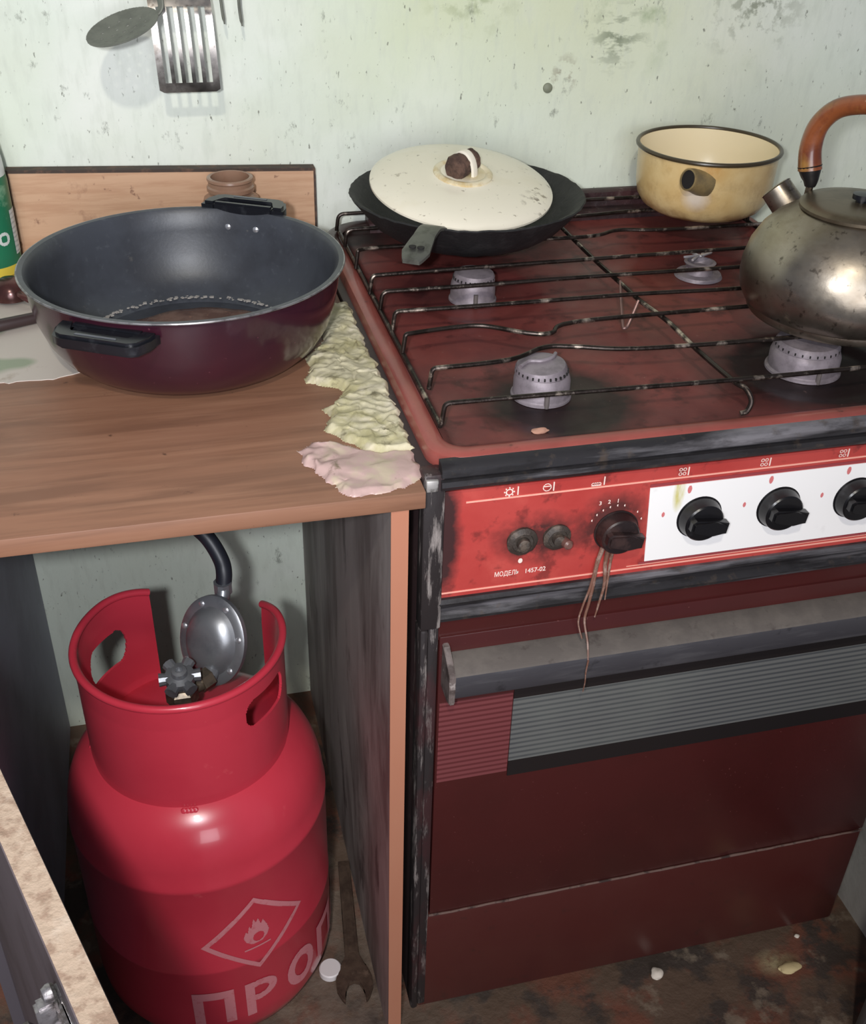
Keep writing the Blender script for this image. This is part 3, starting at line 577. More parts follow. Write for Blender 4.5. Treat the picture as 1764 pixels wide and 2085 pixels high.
for A, B in zip(rows, rows[1:]):
    for i in range(6): b.faces.new((A[i], A[(i+1) % 6], B[(i+1) % 6], B[i]))
b.faces.new(rows[0]); b.faces.new(rows[-1][::-1])
h = obj('handle_stub', b, mat('dull_steel_stub', (104, 104, 98), .45, .6, layers=[dict(c=(60, 58, 54), s=50, t=(.5, .65), a=.6)]), pan, label='grey metal handle stub')
b = BM()
for s in (-.0045, .005): lathe(b, [(.0042, 0), (.0042, .0012), (0, .0014)], ho+hd*.066+hs*s+Vector((0, 0, -.0008)), 14)
obj('rivet_hole', b, m_port, h)
LC = (.148, .471); ZL = .9415; lid = thing('pan_lid', (LC[0], LC[1], ZL), 'cream enamel domed lid with brown corks in its loop handle', 'lid'); lid.rotation_euler = (math.radians(9.5), math.radians(2), 0)
m_en = mat('cream_enamel', (234, 226, 206), .28, layers=[dict(c=(216, 204, 170), s=8, t=(.5, .7), a=.5), dict(c=(110, 92, 66), s=44, t=(.62, .68), d=7, pt=(.09, -.02, .01, .02, .06), a=.9), dict(c=(120, 100, 76), s=60, t=(.6, .67), d=7, pt=(-.09, .0, .01, .01, .04), a=.8),
    dict(c=(206, 184, 128), s=20, t=(.35, .6), pt=(.012, -.006, .035, .018, .034), a=.8), dict(c=(110, 92, 70), s=130, t=(.66, .74), d=3, a=.7), dict(c=(86, 66, 46), s=70, t=(.56, .64), d=7, pt=(.085, -.065, .01, .01, .035), a=.9)], coat=.3)
b = BM(); lathe(b, [(.104, -.004), (.108, -.003), (.1115, 0), (.1115, .0025), (.108, .005), (.102, .0078), (.090, .0110), (.072, .0140), (.050, .0162), (.034, .0172), (.031, .0185), (.024, .0196), (.0, .0200)], (LC[0], LC[1], ZL), 96, cap=False)
lathe(b, [(.104, -.004), (.098, .005), (.065, .0125), (.03, .0155), (0, .0160)], (LC[0], LC[1], ZL), 96, cap=False)
bmesh.ops.remove_doubles(b, verts=b.verts, dist=1e-6); obj('lid_dome', b, m_en, lid)
ax = Vector((.75, .66, 0)).normalized(); sd = Vector((-ax.y, ax.x, 0)); lc = Vector((LC[0], LC[1], ZL+.0195))
b = BM(); P = [lc+sd*(.0165*math.cos(t))+Vector((0, 0, -.002+.027*math.sin(t))) for t in [math.pi*i/20 for i in range(21)]]
rows = []
for i, p in enumerate(P):
    t = math.pi*i/20; o_ = sd*math.cos(t)+Vector((0, 0, math.sin(t)))
    rows.append([b.verts.new(p+ax*s*.0052+o_*q) for s, q in ((-1, -.0012), (-.8, .0016), (0, .0024), (.8, .0016), (1, -.0012), (0, -.002))])
for A, B in zip(rows, rows[1:]):
    for i in range(6): b.faces.new((A[i], A[(i+1) % 6], B[(i+1) % 6], B[i]))
b.faces.new(rows[0]); b.faces.new(rows[-1][::-1]); obj('lid_loop', b, mat('loop_enamel', (236, 228, 210), .35, layers=[dict(c=(130, 100, 70), s=70, t=(.6, .68), a=.8)]), lid)
m_cork = mat('charred_cork', (98, 74, 62), .9, layers=[dict(c=(56, 40, 34), s=60, t=(.45, .6), a=.8), dict(c=(140, 112, 92), s=90, t=(.6, .7), a=.6)], bump=dict(s=110, a=.9, h=.003))
for s, r, ln in ((-1, .0145, .018), (1, .0135, .013)):
    b = BM(); lathe(b, [(0, 0), (r*.85, 0), (r, .004), (r, ln*.8), (r*.86, ln), (0, ln*1.1)], lc+ax*s*.0045+Vector((0, 0, .0105)), 24, tuple(ax*s)); bmesh.ops.subdivide_edges(b, edges=b.edges[:], cuts=1, use_grid_fill=True); rough_up(b, .0014, 160); obj('cork', b, m_cork, lid)

b = BM(); lathe(b, [(.036, .0160), (.036, .0190), (.034, .0206), (.031, .0210), (.028, .0200), (.0265, .0180)], (LC[0], LC[1], ZL), 48, cap=False); obj('raised_ring', b, mat('ring_enamel', (226, 214, 184), .3, layers=[dict(c=(190, 160, 96), s=30, t=(.48, .62), a=.8)], coat=.3), lid)
# ================================================================ CREAM SAUCEPAN
SC = (.5, .527); sp = thing('saucepan', (SC[0], SC[1], .8785), 'cream enamel saucepan with dark rim and broken handle socket', 'saucepan')
m_cr = mat('stained_cream_enamel', (232, 206, 152), .3, layers=[dict(c=(206, 168, 104), s=12, t=(.42, .62), d=6, a=.6), dict(c=(150, 106, 56), s=26, t=(.5, .66), d=7, a=.4),
    dict(c=(104, 60, 28), s=30, t=(.35, .6), pt=(0, 0, -.006, .05, .095), ps=(.9, .9, 1), a=.0), dict(c=(122, 78, 34), s=34, t=(.42, .58), pt=(0, 0, -.30, .309, .336), a=.85),
    dict(c=(198, 140, 60), s=34, t=(.3, .5), pt=(-.035, -.09, .078, .004, .022), a=.7), dict(c=(226, 214, 200), k='none', pt=(-.05, -.08, .038, .008, .022), wob=.01, a=.8)], coat=.3)
b = BM(); lathe(b, [(0, 0), (.058, 0), (.068, .002), (.079, .009), (.086, .020), (.0895, .035), (.0905, .055), (.0915, .082)], (SC[0], SC[1], .8785), 96, cap=False); obj('pan_body', b, m_cr, sp)
b = BM(); lathe(b, [(.0915, .082), (.0900, .082), (.0890, .055), (.085, .022), (.077, .011), (.06, .004), (0, .004)], (SC[0], SC[1], .8785), 96, cap=False); obj('inside', b, mat('pale_inside_enamel', (240, 224, 188), .3, coat=.3), sp)
b = BM(); P = [(SC[0]+.0925*math.cos(t), SC[1]+.0925*math.sin(t), .8785+.083) for t in [2*math.pi*i/96 for i in range(97)]]; tube(b, P, .0028, 10, cap=False); obj('rim', b, mat('dark_rim', (66, 56, 40), .3), sp, label='dark brown rim')
a = math.radians(-127); d = Vector((math.cos(a), math.sin(a), 0)); so = Vector((SC[0], SC[1], .8785+.0600))+d*.086
td = Vector((-.92, -.30, .22)).normalized()
b = BM(); lathe(b, [(.020, -.010), (.018, -.002), (.0145, .010), (.0135, .019), (.0115, .0195), (.0115, .012), (0, .004)], so+Vector((.006, -.003, 0)), 32, tuple(td), cap=False); st = obj('handle_socket', b, mat('worn_socket', (150, 128, 84), .5, layers=[dict(c=(96, 84, 62), s=30, t=(.4, .6), a=.8)]), sp, label='worn brown stub of a missing handle')
b = BM(); lathe(b, [(0, 0), (.0118, 0), (.0118, .0004), (0, .0004)], so+Vector((.006, -.003, 0))+td*.0175, 24, tuple(td)); obj('socket_hole', b, m_port, st)

# ================================================================ KETTLE
KC = Vector((.492, .172, .879)); ket = thing('kettle', tuple(KC), 'stainless steel kettle with brown arched handle on the front burner', 'kettle')
m_st = mat('sooty_steel', (166, 156, 142), .28, .95, layers=[dict(c=(110, 96, 74), s=7, st=(1, 1, 1.4), t=(.42, .62), d=7, a=.7), dict(c=(92, 66, 36), s=12, st=(1, 1, 2.5), t=(.5, .62), d=8, pt=(0, 0, .035, .085, .115), a=.7),
    dict(c=(44, 34, 28), s=90, t=(.6, .68), d=5, a=.6), dict(c=(64, 52, 44), k='none', pt=(-.10, .03, .03, .02, .07), wob=.03, ws=30, a=.6)], rvar=(16, .24, .46), bump=dict(s=160, a=.16, h=.0006))
b = BM(); prof = [(0, 0), (.088, 0), (.094, .0008), (.0955, .003), (.0955, .009), (.100, .012), (.1055, .022), (.1080, .036), (.1075, .050), (.103, .068), (.094, .085), (.082, .098), (.068, .1075), (.060, .111), (.058, .1125)]
lathe(b, prof, tuple(KC), 128, cap=False); obj('kettle_body', b, m_st, ket)
b = BM(); lathe(b, [(.059, .1115), (.061, .1125), (.061, .1155), (.058, .118), (.045, .1195), (0, .121)], tuple(KC), 96, cap=False); kl = obj('kettle_lid', b, mat('dull_lid_steel', (120, 108, 90), .4, .8, layers=[dict(c=(84, 74, 58), s=20, t=(.45, .62), a=.7)]), ket)
b = BM(); lathe(b, [(.006, 0), (.006, .003), (.010, .004), (.010, .009), (0, .010)], (KC.x, KC.y, KC.z+.120), 24); obj('lid_knob', b, m_bak, kl)
sdv = Vector((-.42, .60, .66)).normalized(); sb = KC+Vector((-.0155, .052, .064))
b = BM(); lathe(b, [(.024, -.01), (.021, .012), (.0178, .028), (.0168, .066), (.0175, .067), (.0160, .068), (.0150, .064), (.0150, .02), (0, .018)], tuple(sb), 40, tuple(sdv), cap=False); obj('spout', b, m_st, ket)
hp = Vector((-.45, .89, 0)).normalized()
m_hb = mat('mottled_brown_bakelite', (140, 78, 44), .3, layers=[dict(c=(92, 42, 26), s=26, t=(.42, .6), d=6, a=.8), dict(c=(176, 140, 70), s=14, t=(.52, .66), d=5, a=.7), dict(c=(206, 176, 140), s=50, t=(.64, .72), a=.6)], coat=.4)
def hpnt(u, z): return KC+hp*u+Vector((0, 0, z))
m_fer = mat('black_ferrule', (26, 24, 24), .4)
b = BM(); G = smooth_pts([hpnt(.0655, .138), hpnt(.0700, .160), hpnt(.0660, .184), hpnt(.050, .203), hpnt(.025, .2125), hpnt(0, .215), hpnt(-.025, .2125), hpnt(-.050, .203), hpnt(-.066, .184), hpnt(-.070, .160), hpnt(-.0655, .138)], 6)
R = [.0125-.0030*math.sin(math.pi*i/(len(G)-1)) for i in range(len(G))]; tube(b, G, R, 20); obj('handle', b, m_hb, ket)
for s in (1, -1):
    b = BM(); tube(b, smooth_pts([hpnt(s*.0615, .1215), hpnt(s*.0620, .128), hpnt(s*.0640, .134), hpnt(s*.0665, .1420)], 4), [.0055, .0128], 18); obj('ferrule', b, m_fer, ket)
for s in (1, -1):
    b = BM(); tube(b, [hpnt(s*.0625, .104), hpnt(s*.0615, .124)], .004, 10); obj('handle_bracket', b, m_st, ket)

# ================================================================ BACKBOARD, JAR, BOTTLE, LADLE, KNIFE
m_bd = mat('beech_board', (204, 164, 132), .6, layers=[dict(c=(186, 142, 110), s=40, st=(.25, 1, 3), t=(.45, .62), d=6, a=.7), dict(c=(140, 98, 74), s=22, t=(.6, .7), d=6, a=.6), dict(c=(120, 80, 62), s=80, t=(.66, .72), a=.7)], bump=dict(s=60, st=(.3, 1, 2), a=.2, h=.001))
bd = thing('wooden_board', (-.195, .632, .833), 'light wooden board with dark edges propped against the wall', 'board')
b = BM(); prism(b, [(-.386, .8335), (-.0095, .8335), (-.0075, .9245), (-.386, .9385)], (0, .6255, 0), (1, 0, 0), (0, 0, 1), (0, 1, 0), .014, .001); obj('board_face', b, m_bd, bd)
m_bde = mat('dark_board_edge', (64, 50, 42), .7, layers=[dict(c=(110, 80, 62), s=80, t=(.5, .65), a=.6)])
b = BM(); prism(b, [(-.3875, .9375), (-.0070, .9235), (-.0070, .9272), (-.3875, .9412)], (0, .6245, 0), (1, 0, 0), (0, 0, 1), (0, 1, 0), .0165); prism(b, [(-.0090, .8335), (-.0065, .8335), (-.0065, .926), (-.0090, .926)], (0, .6245, 0), (1, 0, 0), (0, 0, 1), (0, 1, 0), .0165)
prism(b, [(-.3875, .8335), (-.3855, .8335), (-.3855, .940), (-.3875, .940)], (0, .6245, 0), (1, 0, 0), (0, 0, 1), (0, 1, 0), .0165); rough_up(b, .0004, 120); obj('edge_strip', b, m_bde, bd)
jar = thing('jar', (-.120, .585, .833), 'small brown jar standing behind the maroon stewpot', 'jar')
m_jar = mat('brown_jar', (150, 118, 98), .3, layers=[dict(c=(140, 104, 84), s=30, t=(.45, .6), a=.6)])
b = BM(); lathe(b, [(0, 0), (.034, 0), (.036, .004), (.036, .066), (.034, .074), (.027, .079), (.0265, .082), (.0295, .084), (.0295, .0885), (.0275, .0905), (.0275, .095), (.029, .097), (.0285, .0995), (.026, .1005), (.024, .100), (.024, .085), (.031, .07), (.031, .006), (0, .006)], (-.120, .585, .833), 64); obj('jar_body', b, m_jar, jar)
b = BM(); lathe(b, [(0, 0), (.0305, 0), (.0305, .04), (0, .041)], (-.120, .585, .8395), 32); obj('jar_content', b, mat('jar_fill', (110, 84, 66), .8), jar)
BC = (-.420, .580); bt = thing('bottle', (BC[0], BC[1], .833), 'green-labelled bottle with yellow base at the left frame edge', 'bottle')
b = BM(); lathe(b, [(0, 0), (.036, 0), (.0385, .003), (.0385, .014)], (BC[0], BC[1], .833), 48, cap=False); obj('bottle_base', b, mat('yellow_plastic', (214, 190, 70), .4), bt, label='yellow base')
b = BM(); lathe(b, [(.0385, .014), (.0385, .110), (.0375, .118)], (BC[0], BC[1], .833), 48, cap=False); lb = obj('bottle_label', b, mat('green_label', (34, 110, 78), .35, layers=[dict(c=(120, 160, 130), s=30, st=(1, 1, 2), t=(.55, .65), pt=(0, 0, .095, .04, .06), a=.8)]), bt, label='green wrap label')
b = BM(); a0 = math.radians(-62)
def cmap(u, v): t = a0+u/.0389; return (BC[0]+.0389*math.cos(t), BC[1]+.0389*math.sin(t), .833+v)
decal(b, lambda u, v: abs(u-.035) < .009 and .025 < v < .078, .02, .05, .02, .085, .0015, cmap); obj('label_patch', b, mat('white_label_patch', (206, 208, 206), .4, layers=[dict(k='wave', dir='Z', s=55, t=(.6, .8), c=(150, 156, 156), dist=3, a=.6)]), lb, label='whitish text panel')
b = BM(); decal(b, lambda u, v: .0045 < math.hypot((u-.010), (v-.048)) < .008, 0, .03, .035, .062, .001, cmap); obj('label_ring', b, mat('white_ring', (200, 205, 200), .4), lb)
b = BM(); lathe(b, [(.0375, .118), (.0365, .135), (.034, .155), (.030, .175), (.024, .195), (.018, .21), (0, .211)], (BC[0], BC[1], .833), 48, cap=False); obj('bottle_neck', b, mat('milky_plastic', (214, 218, 214), .3), bt)
m_lad = mat('brown_tarnished_metal', (96, 60, 56), .22, .5, layers=[dict(c=(60, 40, 38), s=30, t=(.45, .6), a=.6)])
la = thing('ladle', (-.40, .475, .833), 'dark brown shiny spoon bowl lying left of the stewpot', 'spoon')
b = BM(); lathe(b, [(0, .026), (.010, .0248), (.0175, .0195), (.0215, .011), (.022, .003), (.0205, .0025), (.019, .010), (.014, .018), (0, .0235)], (-.389, .482, .8335), 40, cap=False); obj('bowl', b, m_lad, la)
b = BM(); tube(b, smooth_pts([(-.379, .468, .846), (-.372, .456, .845), (-.360, .450, .839), (-.3495, .446, .8368)], 5), [.006, .003], 12, flat=(1, .6)); obj('neck', b, m_lad, la)
b = BM(); kn = [(-.44, .378), (-.402, .388), (-.370, .400), (-.345, .410)]; tube(b, smooth_pts([(x, y, .8405) for x, y in kn], 5), [.0075, .0062], 14, flat=(1, 1)); tag(obj('knife_handle', b, mat('dark_brown_grip', (52, 38, 38), .4), None, org=(-.39, .39, .833)), 'dark brown rod-like handle lying on the oilcloth left of the pot', 'handle')

# ================================================================ HANGING UTENSILS
UY = .583
m_chr = mat('chromed_steel', (176, 170, 164), .18, .95, layers=[dict(c=(110, 100, 90), s=50, t=(.5, .65), a=.6), dict(c=(90, 76, 66), s=120, t=(.62, .7), a=.6)], bump=dict(s=80, a=.08, h=.0005), rvar=(20, .14, .35))
X0, X1, ZB0, ZT = -.1975, -.1265, 1.0345, 1.1400
sl = thing('slotted_spatula', (-.162, UY, ZT), 'shiny metal spatula with five slots hanging on the wall', 'spatula')
b = BM()
sw = (X1-X0); slots = [X0+sw*(.165+.168*i) for i in range(5)]; hw = .0037
def skew(x, z): return x-.0+.0000*(ZT-z)+(.004*(ZT-z)/.11)
zs0, zs1 = ZB0+.011, ZT-.012
grid_x = sorted([X0, X1]+[s-hw for s in slots]+[s+hw for s in slots]); zz = [ZB0, ZB0+.003]+[zs0+(zs1-zs0)*i/12 for i in range(13)]+[ZT, ZT+.012]
def bend(x, z): t = (z-ZB0)/(ZT-ZB0); return UY+.010*(t-.4)**2*2+(.006*max(0, t-.85)/.15)
vt = {}
def sv(x, z, k):
    key = (round(x, 5), round(z, 5), k)
    if key not in vt:
        xx = x
        if z == ZB0: xx = min(max(x, X0+.005), X1-.005)
        if z > ZT: xx = (X0+X1)/2+(x-(X0+X1)/2)*.72
        vt[key] = b.verts.new((skew(xx, z), bend(x, z)+k*.0014, z))
    return vt[key]
for i in range(len(grid_x)-1):
    for j in range(len(zz)-1):
        isslot = (i % 2 == 1)
        if isslot and zs0-1e-6 <= zz[j] and zz[j+1] <= zs1+1e-6: continue
        for k in (0, 1): b.faces.new([sv(grid_x[i], zz[j], k), sv(grid_x[i+1], zz[j], k), sv(grid_x[i+1], zz[j+1], k), sv(grid_x[i], zz[j+1], k)])
be = [e for e in b.edges if len(e.link_faces) == 1 and all(abs(v.co.y-bend(0, v.co.z)) < .0005 for v in e.verts)]
inv = {v: k for k, v in vt.items()}
for e in be:
    a_, c_ = e.verts; ka, kc = inv[a_], inv[c_]; b.faces.new([a_, c_, vt[(kc[0], kc[1], 1)], vt[(ka[0], ka[1], 1)]])
obj('blade', b, m_chr, sl, smooth=True, ang=30)
b = BM(); tube(b, smooth_pts([(-.161, UY+.016, ZT+.008), (-.161, UY+.024, ZT+.05), (-.161, UY+.036, ZT+.15), (-.161, UY+.052, ZT+.24)], 6), .0045, 12, flat=(1.4, .7)); obj('shaft', b, m_chr, sl)
sk = thing('skimmer', (-.225, .57, 1.10), 'grey perforated skimmer disc hanging tilted left of the slotted spatula', 'skimmer')
m_sk = mat('dull_grey_metal', (118, 120, 110), .6, .3, layers=[dict(c=(96, 98, 90), s=40, t=(.45, .6), a=.6), dict(c=(60, 60, 56), s=90, t=(.66, .74), a=.7)])
# a shallow perforated disc seen nearly edge on
dc = Vector((-.2255, .548, 1.1085)); dn = Vector((-.30, -.20, .93)).normalized()
SX, SY, SZ = Vector((.97, .10, .30)), None, dn; SX = (SX-SZ*SX.dot(SZ)).normalized(); SY = SZ.cross(SX)
b = BM(); holes = [(0, 0)]+[(.013*math.cos(t*math.pi/3), .013*math.sin(t*math.pi/3)) for t in range(6)]+[(.026*math.cos(t*math.pi/6), .026*math.sin(t*math.pi/6)) for t in range(12)]
def dm(u, v): r = math.hypot(u, v); return dc+SX*u+SY*v+SZ*(.006*(r/.042)**2)
decal(b, lambda u, v: math.hypot(u, v) < .042 and all(math.hypot(u-h_[0], v-h_[1]) > .0019 for h_ in holes), -.042, .042, -.042, .042, .0008, dm)
r = bmesh.ops.extrude_face_region(b, geom=b.faces[:])
for v in [q for q in r['geom'] if isinstance(q, bmesh.types.BMVert)]: v.co += SZ*.0014
obj('disc', b, m_sk, sk, ang=50)
b = BM(); tube(b, smooth_pts([dc+SX*.038+SZ*.004, dc+SX*.043+Vector((.002, .003, .012)), Vector((-.186, .565, 1.16)), Vector((-.188, .585, 1.25)), Vector((-.188, .63, 1.38))], 6), .0035, 12, flat=(1.5, .7)); obj('shaft', b, m_sk, sk)
fk = thing('fork', (-.100, .61, 1.10), 'hanging fork with two thin tines right of the spatula', 'fork')
for x, z in ((-.1125, 1.1045), (-.0920, 1.1020)):
    b = BM(); tube(b, smooth_pts([(x+.002, .612, z), (x, .612, z+.02), (x-.001, .612, z+.06), (-.102, .618, z+.10)], 5), [.0009]+[.0018]*14, 8); obj('tine', b, m_sk, fk)
b = BM(); tube(b, [(-.102, .618, 1.20), (-.102, .63, 1.38)], .0035, 10); obj('shaft', b, m_sk, fk)
b = BM(); tube(b, [(-.235, WY-.002, 1.3905), (-.06, WY-.002, 1.3905)], .004, 8); box(b, -.24, -.055, WY-.006, WY, 1.38, 1.40, .001); tag(obj('utensil_rail', b, m_sk, None, org=(-.16, WY, 1.385)), 'narrow wall rail above the frame from which the utensils hang', 'rail')
b = BM(); lathe(b, [(.0065, 0), (.0065, .002), (.004, .004), (0, .0045)], (.312, WY, 1.013), 16, (0, -1, 0)); tag(obj('wall_plug', b, mat('plug_grey', (128, 132, 112), .6), None, org=(.312, WY, 1.013)), 'small round grey plug in the wall left of the saucepan', 'wall plug')

# ================================================================ GAS CYLINDER
GC = (-.243, .162); gas = thing('gas_cylinder', (GC[0], GC[1], 0), 'red gas cylinder with protective collar and white lettering inside the cabinet', 'gas cylinder')
m_gas = mat('red_cylinder_paint', (196, 56, 72), .28, layers=[dict(c=(182, 46, 62), s=6, t=(.45, .62), a=.5), dict(c=(214, 90, 96), s=44, t=(.66, .74), d=6, a=.4)], coat=.35, bump=dict(s=30, a=.04, h=.001))
RB = .153
b = BM(); lathe(b, [(0, .012), (.06, .004), (.10, .001), (.108, 0), (.125, .006), (.142, .022), (.151, .045), (RB, .07), (RB, .163), (RB+.0006, .165), (RB+.0006, .169), (RB, .171), (RB, .312), (RB+.0008, .314), (RB+.0008, .320), (RB-.0005, .323), (.151, .345), (.147, .364), (.140, .382), (.129, .397), (.114, .409), (.095, .418), (.07, .4245), (.04, .428), (0, .429)], (GC[0], GC[1], 0), 160)
obj('cylinder_body', b, m_gas, gas)
# collar: rolled sheet with two hand holes and a gap at the back
A0, A1 = math.radians(106), math.radians(391); RC = .1135
def ztop(t):
    e = min(t-A0, A1-t); return .556-.014*max(0, 1-e/.6)**2
def zbot(t): return .404 if True else 0
def chole(t, z):
    td_ = math.degrees(t) % 360
    for c_, w_, z1, z2 in ((142, 17, .462, .512), (320, 18, .492, .532)):
        if abs(td_-c_) < w_:
            zc_, h_ = (z1+z2)/2, (z2-z1)/2; q = abs(td_-c_)/w_
            if abs(z-zc_) < h_*(1-max(0, (q-.6)/.4)**2)**.5: return True
    return False
b = BM(); NT, NZ = 440, 96; vg = {}
def cg(i, j, k):
    key = (i, j, k)
    if key not in vg:
        t = A0+(A1-A0)*i/NT; zt = ztop(t); z = zbot(t)+(zt-zbot(t))*j/NZ; f = j/NZ
        R_ = RC+.0015*max(0, (f-.8)/.2)-k*.003 - .002*max(0, (.12-f)/.12); vg[key] = b.verts.new((GC[0]+R_*math.cos(t), GC[1]+R_*math.sin(t), z))
    return vg[key]
cells = set()
for i in range(NT):
    for j in range(NZ):
        t = A0+(A1-A0)*(i+.5)/NT; z = zbot(t)+(ztop(t)-zbot(t))*(j+.5)/NZ
        if chole(t, z): continue
        if i < 30 and z < .44 and False: continue
        cells.add((i, j))
for i, j in cells:
    b.faces.new((cg(i, j, 0), cg(i+1, j, 0), cg(i+1, j+1, 0), cg(i, j+1, 0))); b.faces.new((cg(i, j, 1), cg(i, j+1, 1), cg(i+1, j+1, 1), cg(i+1, j, 1)))
    for (di, dj, p, q) in ((-1, 0, (i, j), (i, j+1)), (1, 0, (i+1, j), (i+1, j+1)), (0, -1, (i, j), (i+1, j)), (0, 1, (i, j+1), (i+1, j+1))):
        if (i+di, j+dj) not in cells: b.faces.new((cg(*p, 0), cg(*q, 0), cg(*q, 1), cg(*p, 1)))
colr = obj('collar', b, m_gas, gas, ang=40)
b = BM(); P = [(GC[0]+(RC-.0005)*math.cos(t), GC[1]+(RC-.0005)*math.sin(t), ztop(t)) for t in [A0+(A1-A0)*i/120 for i in range(121)]]; tube(b, P, .0045, 12); obj('rolled_rim', b, m_gas, colr)
for a_ in (-98, 20, 170):
    t = math.radians(a_); b = BM()
    for k in range(4): lathe(b, [(0, 0), (.004, .001), (.003, .003), (0, .004)], (GC[0]+(RC+.0005)*math.cos(t+.035*k), GC[1]+(RC+.0005)*math.sin(t+.035*k), .4065), 10, (math.cos(t), math.sin(t), .5))
    obj('weld_bead', b, m_gas, gas)
# printed mark and letters
m_dec = mat('faded_white_stencil', (206, 128, 134), .45, layers=[dict(c=(196, 96, 104), s=140, t=(.55, .65), a=.6)])
def smap(deg, z): t = math.radians(deg); R_ = RB+.0007; return (GC[0]+R_*math.cos(t), GC[1]+R_*math.sin(t), z)
def umap(u, v): return smap(math.degrees(u/RB), v)
dgr = RB*math.pi/180
def seg(px, py, a, c, w_):
    ax_, ay = a; cx_, cy_ = c; dx, dy = cx_-ax_, cy_-ay; t = max(0, min(1, ((px-ax_)*dx+(py-ay)*dy)/(dx*dx+dy*dy+1e-12))); return math.hypot(px-ax_-t*dx, py-ay-t*dy) < w_
uc, vc = -72*dgr, .2165
flame = [(-.0135, -.012), (-.0165, -.002), (-.013, .008), (-.011, .004), (-.0085, .016), (-.006, .010), (-.003, .026), (.0, .019), (.003, .024), (.006, .012), (.009, .018), (.0135, .006), (.0155, -.004), (.0125, -.013), (.006, -.0185), (-.006, -.0185)]
def diamond(u, v):
    x, y = u-uc, v-vc; d_ = abs(x)/.066+abs(y)/.0655
    if .86 < d_ < 1.0: return True
    if inpoly(x, y-.002, flame) and not ((x-.002)/.0070)**2+((y+.0065)/.0080)**2 < 1: return True
    return abs(y+.0245) < .0016 and abs(x) < .0165
b = BM(); decal(b, diamond, uc-.068, uc+.068, vc-.068, vc+.068, .0009, umap); obj('flame_symbol', b, m_dec, gas, label='pale diamond with a flame')
b = BM(); zt_, zb_ = .1275, .064
def letters(u, v):
    def P_(c): return c*dgr
    y = (v-zb_)/(zt_-zb_)
    if not 0 <= y <= 1: return False
    for c, ch in ((-94.5, 'П'), (-72, 'Р'), (-49.5, 'О'), (-27, 'П'), (-4.5, 'А'), (18, 'Н')):
        x = (u-P_(c))/.0255
        if abs(x) > 1: continue
        if ch == 'П': return abs(x) > .48 or y > .78
        if ch == 'Н': return abs(x) > .48 or abs(y-.5) < .11
        if ch == 'Р':
            if -.85 < x < -.38: return True
            e = ((x+.15)/.95)**2+((y-.70)/.30)**2; e2 = ((x+.15)/.5)**2+((y-.70)/.13)**2
            return x > -.4 and e < 1 < e2
        if ch == 'О': return (x/.95)**2+((y-.5)/.5)**2 < 1 < (x/.48)**2+((y-.5)/.28)**2
        if ch == 'А':
            a_ = abs(x)-(1-y)*.72; return (abs(a_) < .24) or (abs(y-.28) < .09 and abs(x) < .6)
    return False
decal(b, letters, -107*dgr, 32*dgr, zb_-.001, zt_+.001, .0009, umap); obj('lettering', b, m_dec, gas, label='faded white Cyrillic lettering')
# valve
m_brass = mat('tarnished_brass', (128, 116, 100), .4, .75, layers=[dict(c=(84, 78, 72), s=60, t=(.45, .6), a=.7)], bump=dict(s=120, a=.3, h=.001))
m_zinc = mat('zinc_casting', (150, 152, 156), .38, .7, layers=[dict(c=(96, 98, 104), s=20, t=(.45, .62), a=.5)], bump=dict(s=140, a=.15, h=.0006))
VX = Vector((-.247, .135, .425))
b = BM(); lathe(b, [(.021, -.004), (.021, .004), (.016, .006), (.014, .012), (.017, .014), (.017, .030), (.012, .034), (.012, .060), (.018, .064), (.018, .080), (.013, .084), (.010, .100), (0, .100)], tuple(VX), 6); vlv = obj('valve', b, m_brass, gas)
b = BM()
for k in range(6):
    a_ = k*math.pi/3; tube(b, [VX+Vector((.010*math.cos(a_), .010*math.sin(a_), .100)), VX+Vector((.0225*math.cos(a_), .0225*math.sin(a_), .100))], [.006, .0075], 10)
lathe(b, [(0, .093), (.015, .093), (.017, .097), (.016, .105), (.009, .107), (.008, .113), (.004, .114), (.003, .110), (0, .110)], tuple(VX), 24)
bmesh.ops.rotate(b, cent=VX+Vector((0, 0, .09)), matrix=Matrix.Rotation(math.radians(14), 3, 'X'), verts=b.verts[:]); obj('handwheel', b, m_zinc, vlv)
b = BM(); tube(b, [VX+Vector((0, 0, .072)), VX+Vector((.026, .016, .074))], .009, 14); tube(b, [VX+Vector((.020, .012, .074)), VX+Vector((.032, .020, .075))], .0125, 6); obj('valve_outlet', b, m_brass, vlv)
reg = thing('gas_regulator', (-.212, .155, .49), 'grey round gas regulator screwed to the red cylinder valve', 'regulator')
rn = Vector((-.62, -.70, .36)).normalized(); rc = Vector((-.206, .185, .527))
b = BM(); lathe(b, [(0, -.022), (.018, -.022), (.030, -.016), (.036, -.006), (.046, -.004), (.048, -.002), (.048, .004), (.045, .006), (.037, .0065), (.034, .010), (.028, .017), (.018, .020), (0, .021)], tuple(rc), 64, tuple(rn))
X_, Y_, Z_ = frame(rn)
for v in b.verts:      # slightly oval housing
    q = v.co-rc; v.co = rc+X_*q.dot(X_)*.92+Y_*q.dot(Y_)*1.12+Z_*q.dot(Z_)
rh = obj('housing', b, m_zinc, reg)
for k in range(7):
    a_ = 2*math.pi*k/7+.3; b = BM(); lathe(b, [(.0036, 0), (.0036, .002), (.002, .0032), (0, .0034)], rc+X_*.0415*.92*math.cos(a_)+Y_*.0415*1.12*math.sin(a_)+Z_*.005, 12, tuple(rn)); obj('screw', b, mat('bright_screw', (210, 210, 214), .3, .8) if k == 0 else bpy.data.materials['bright_screw'], reg)
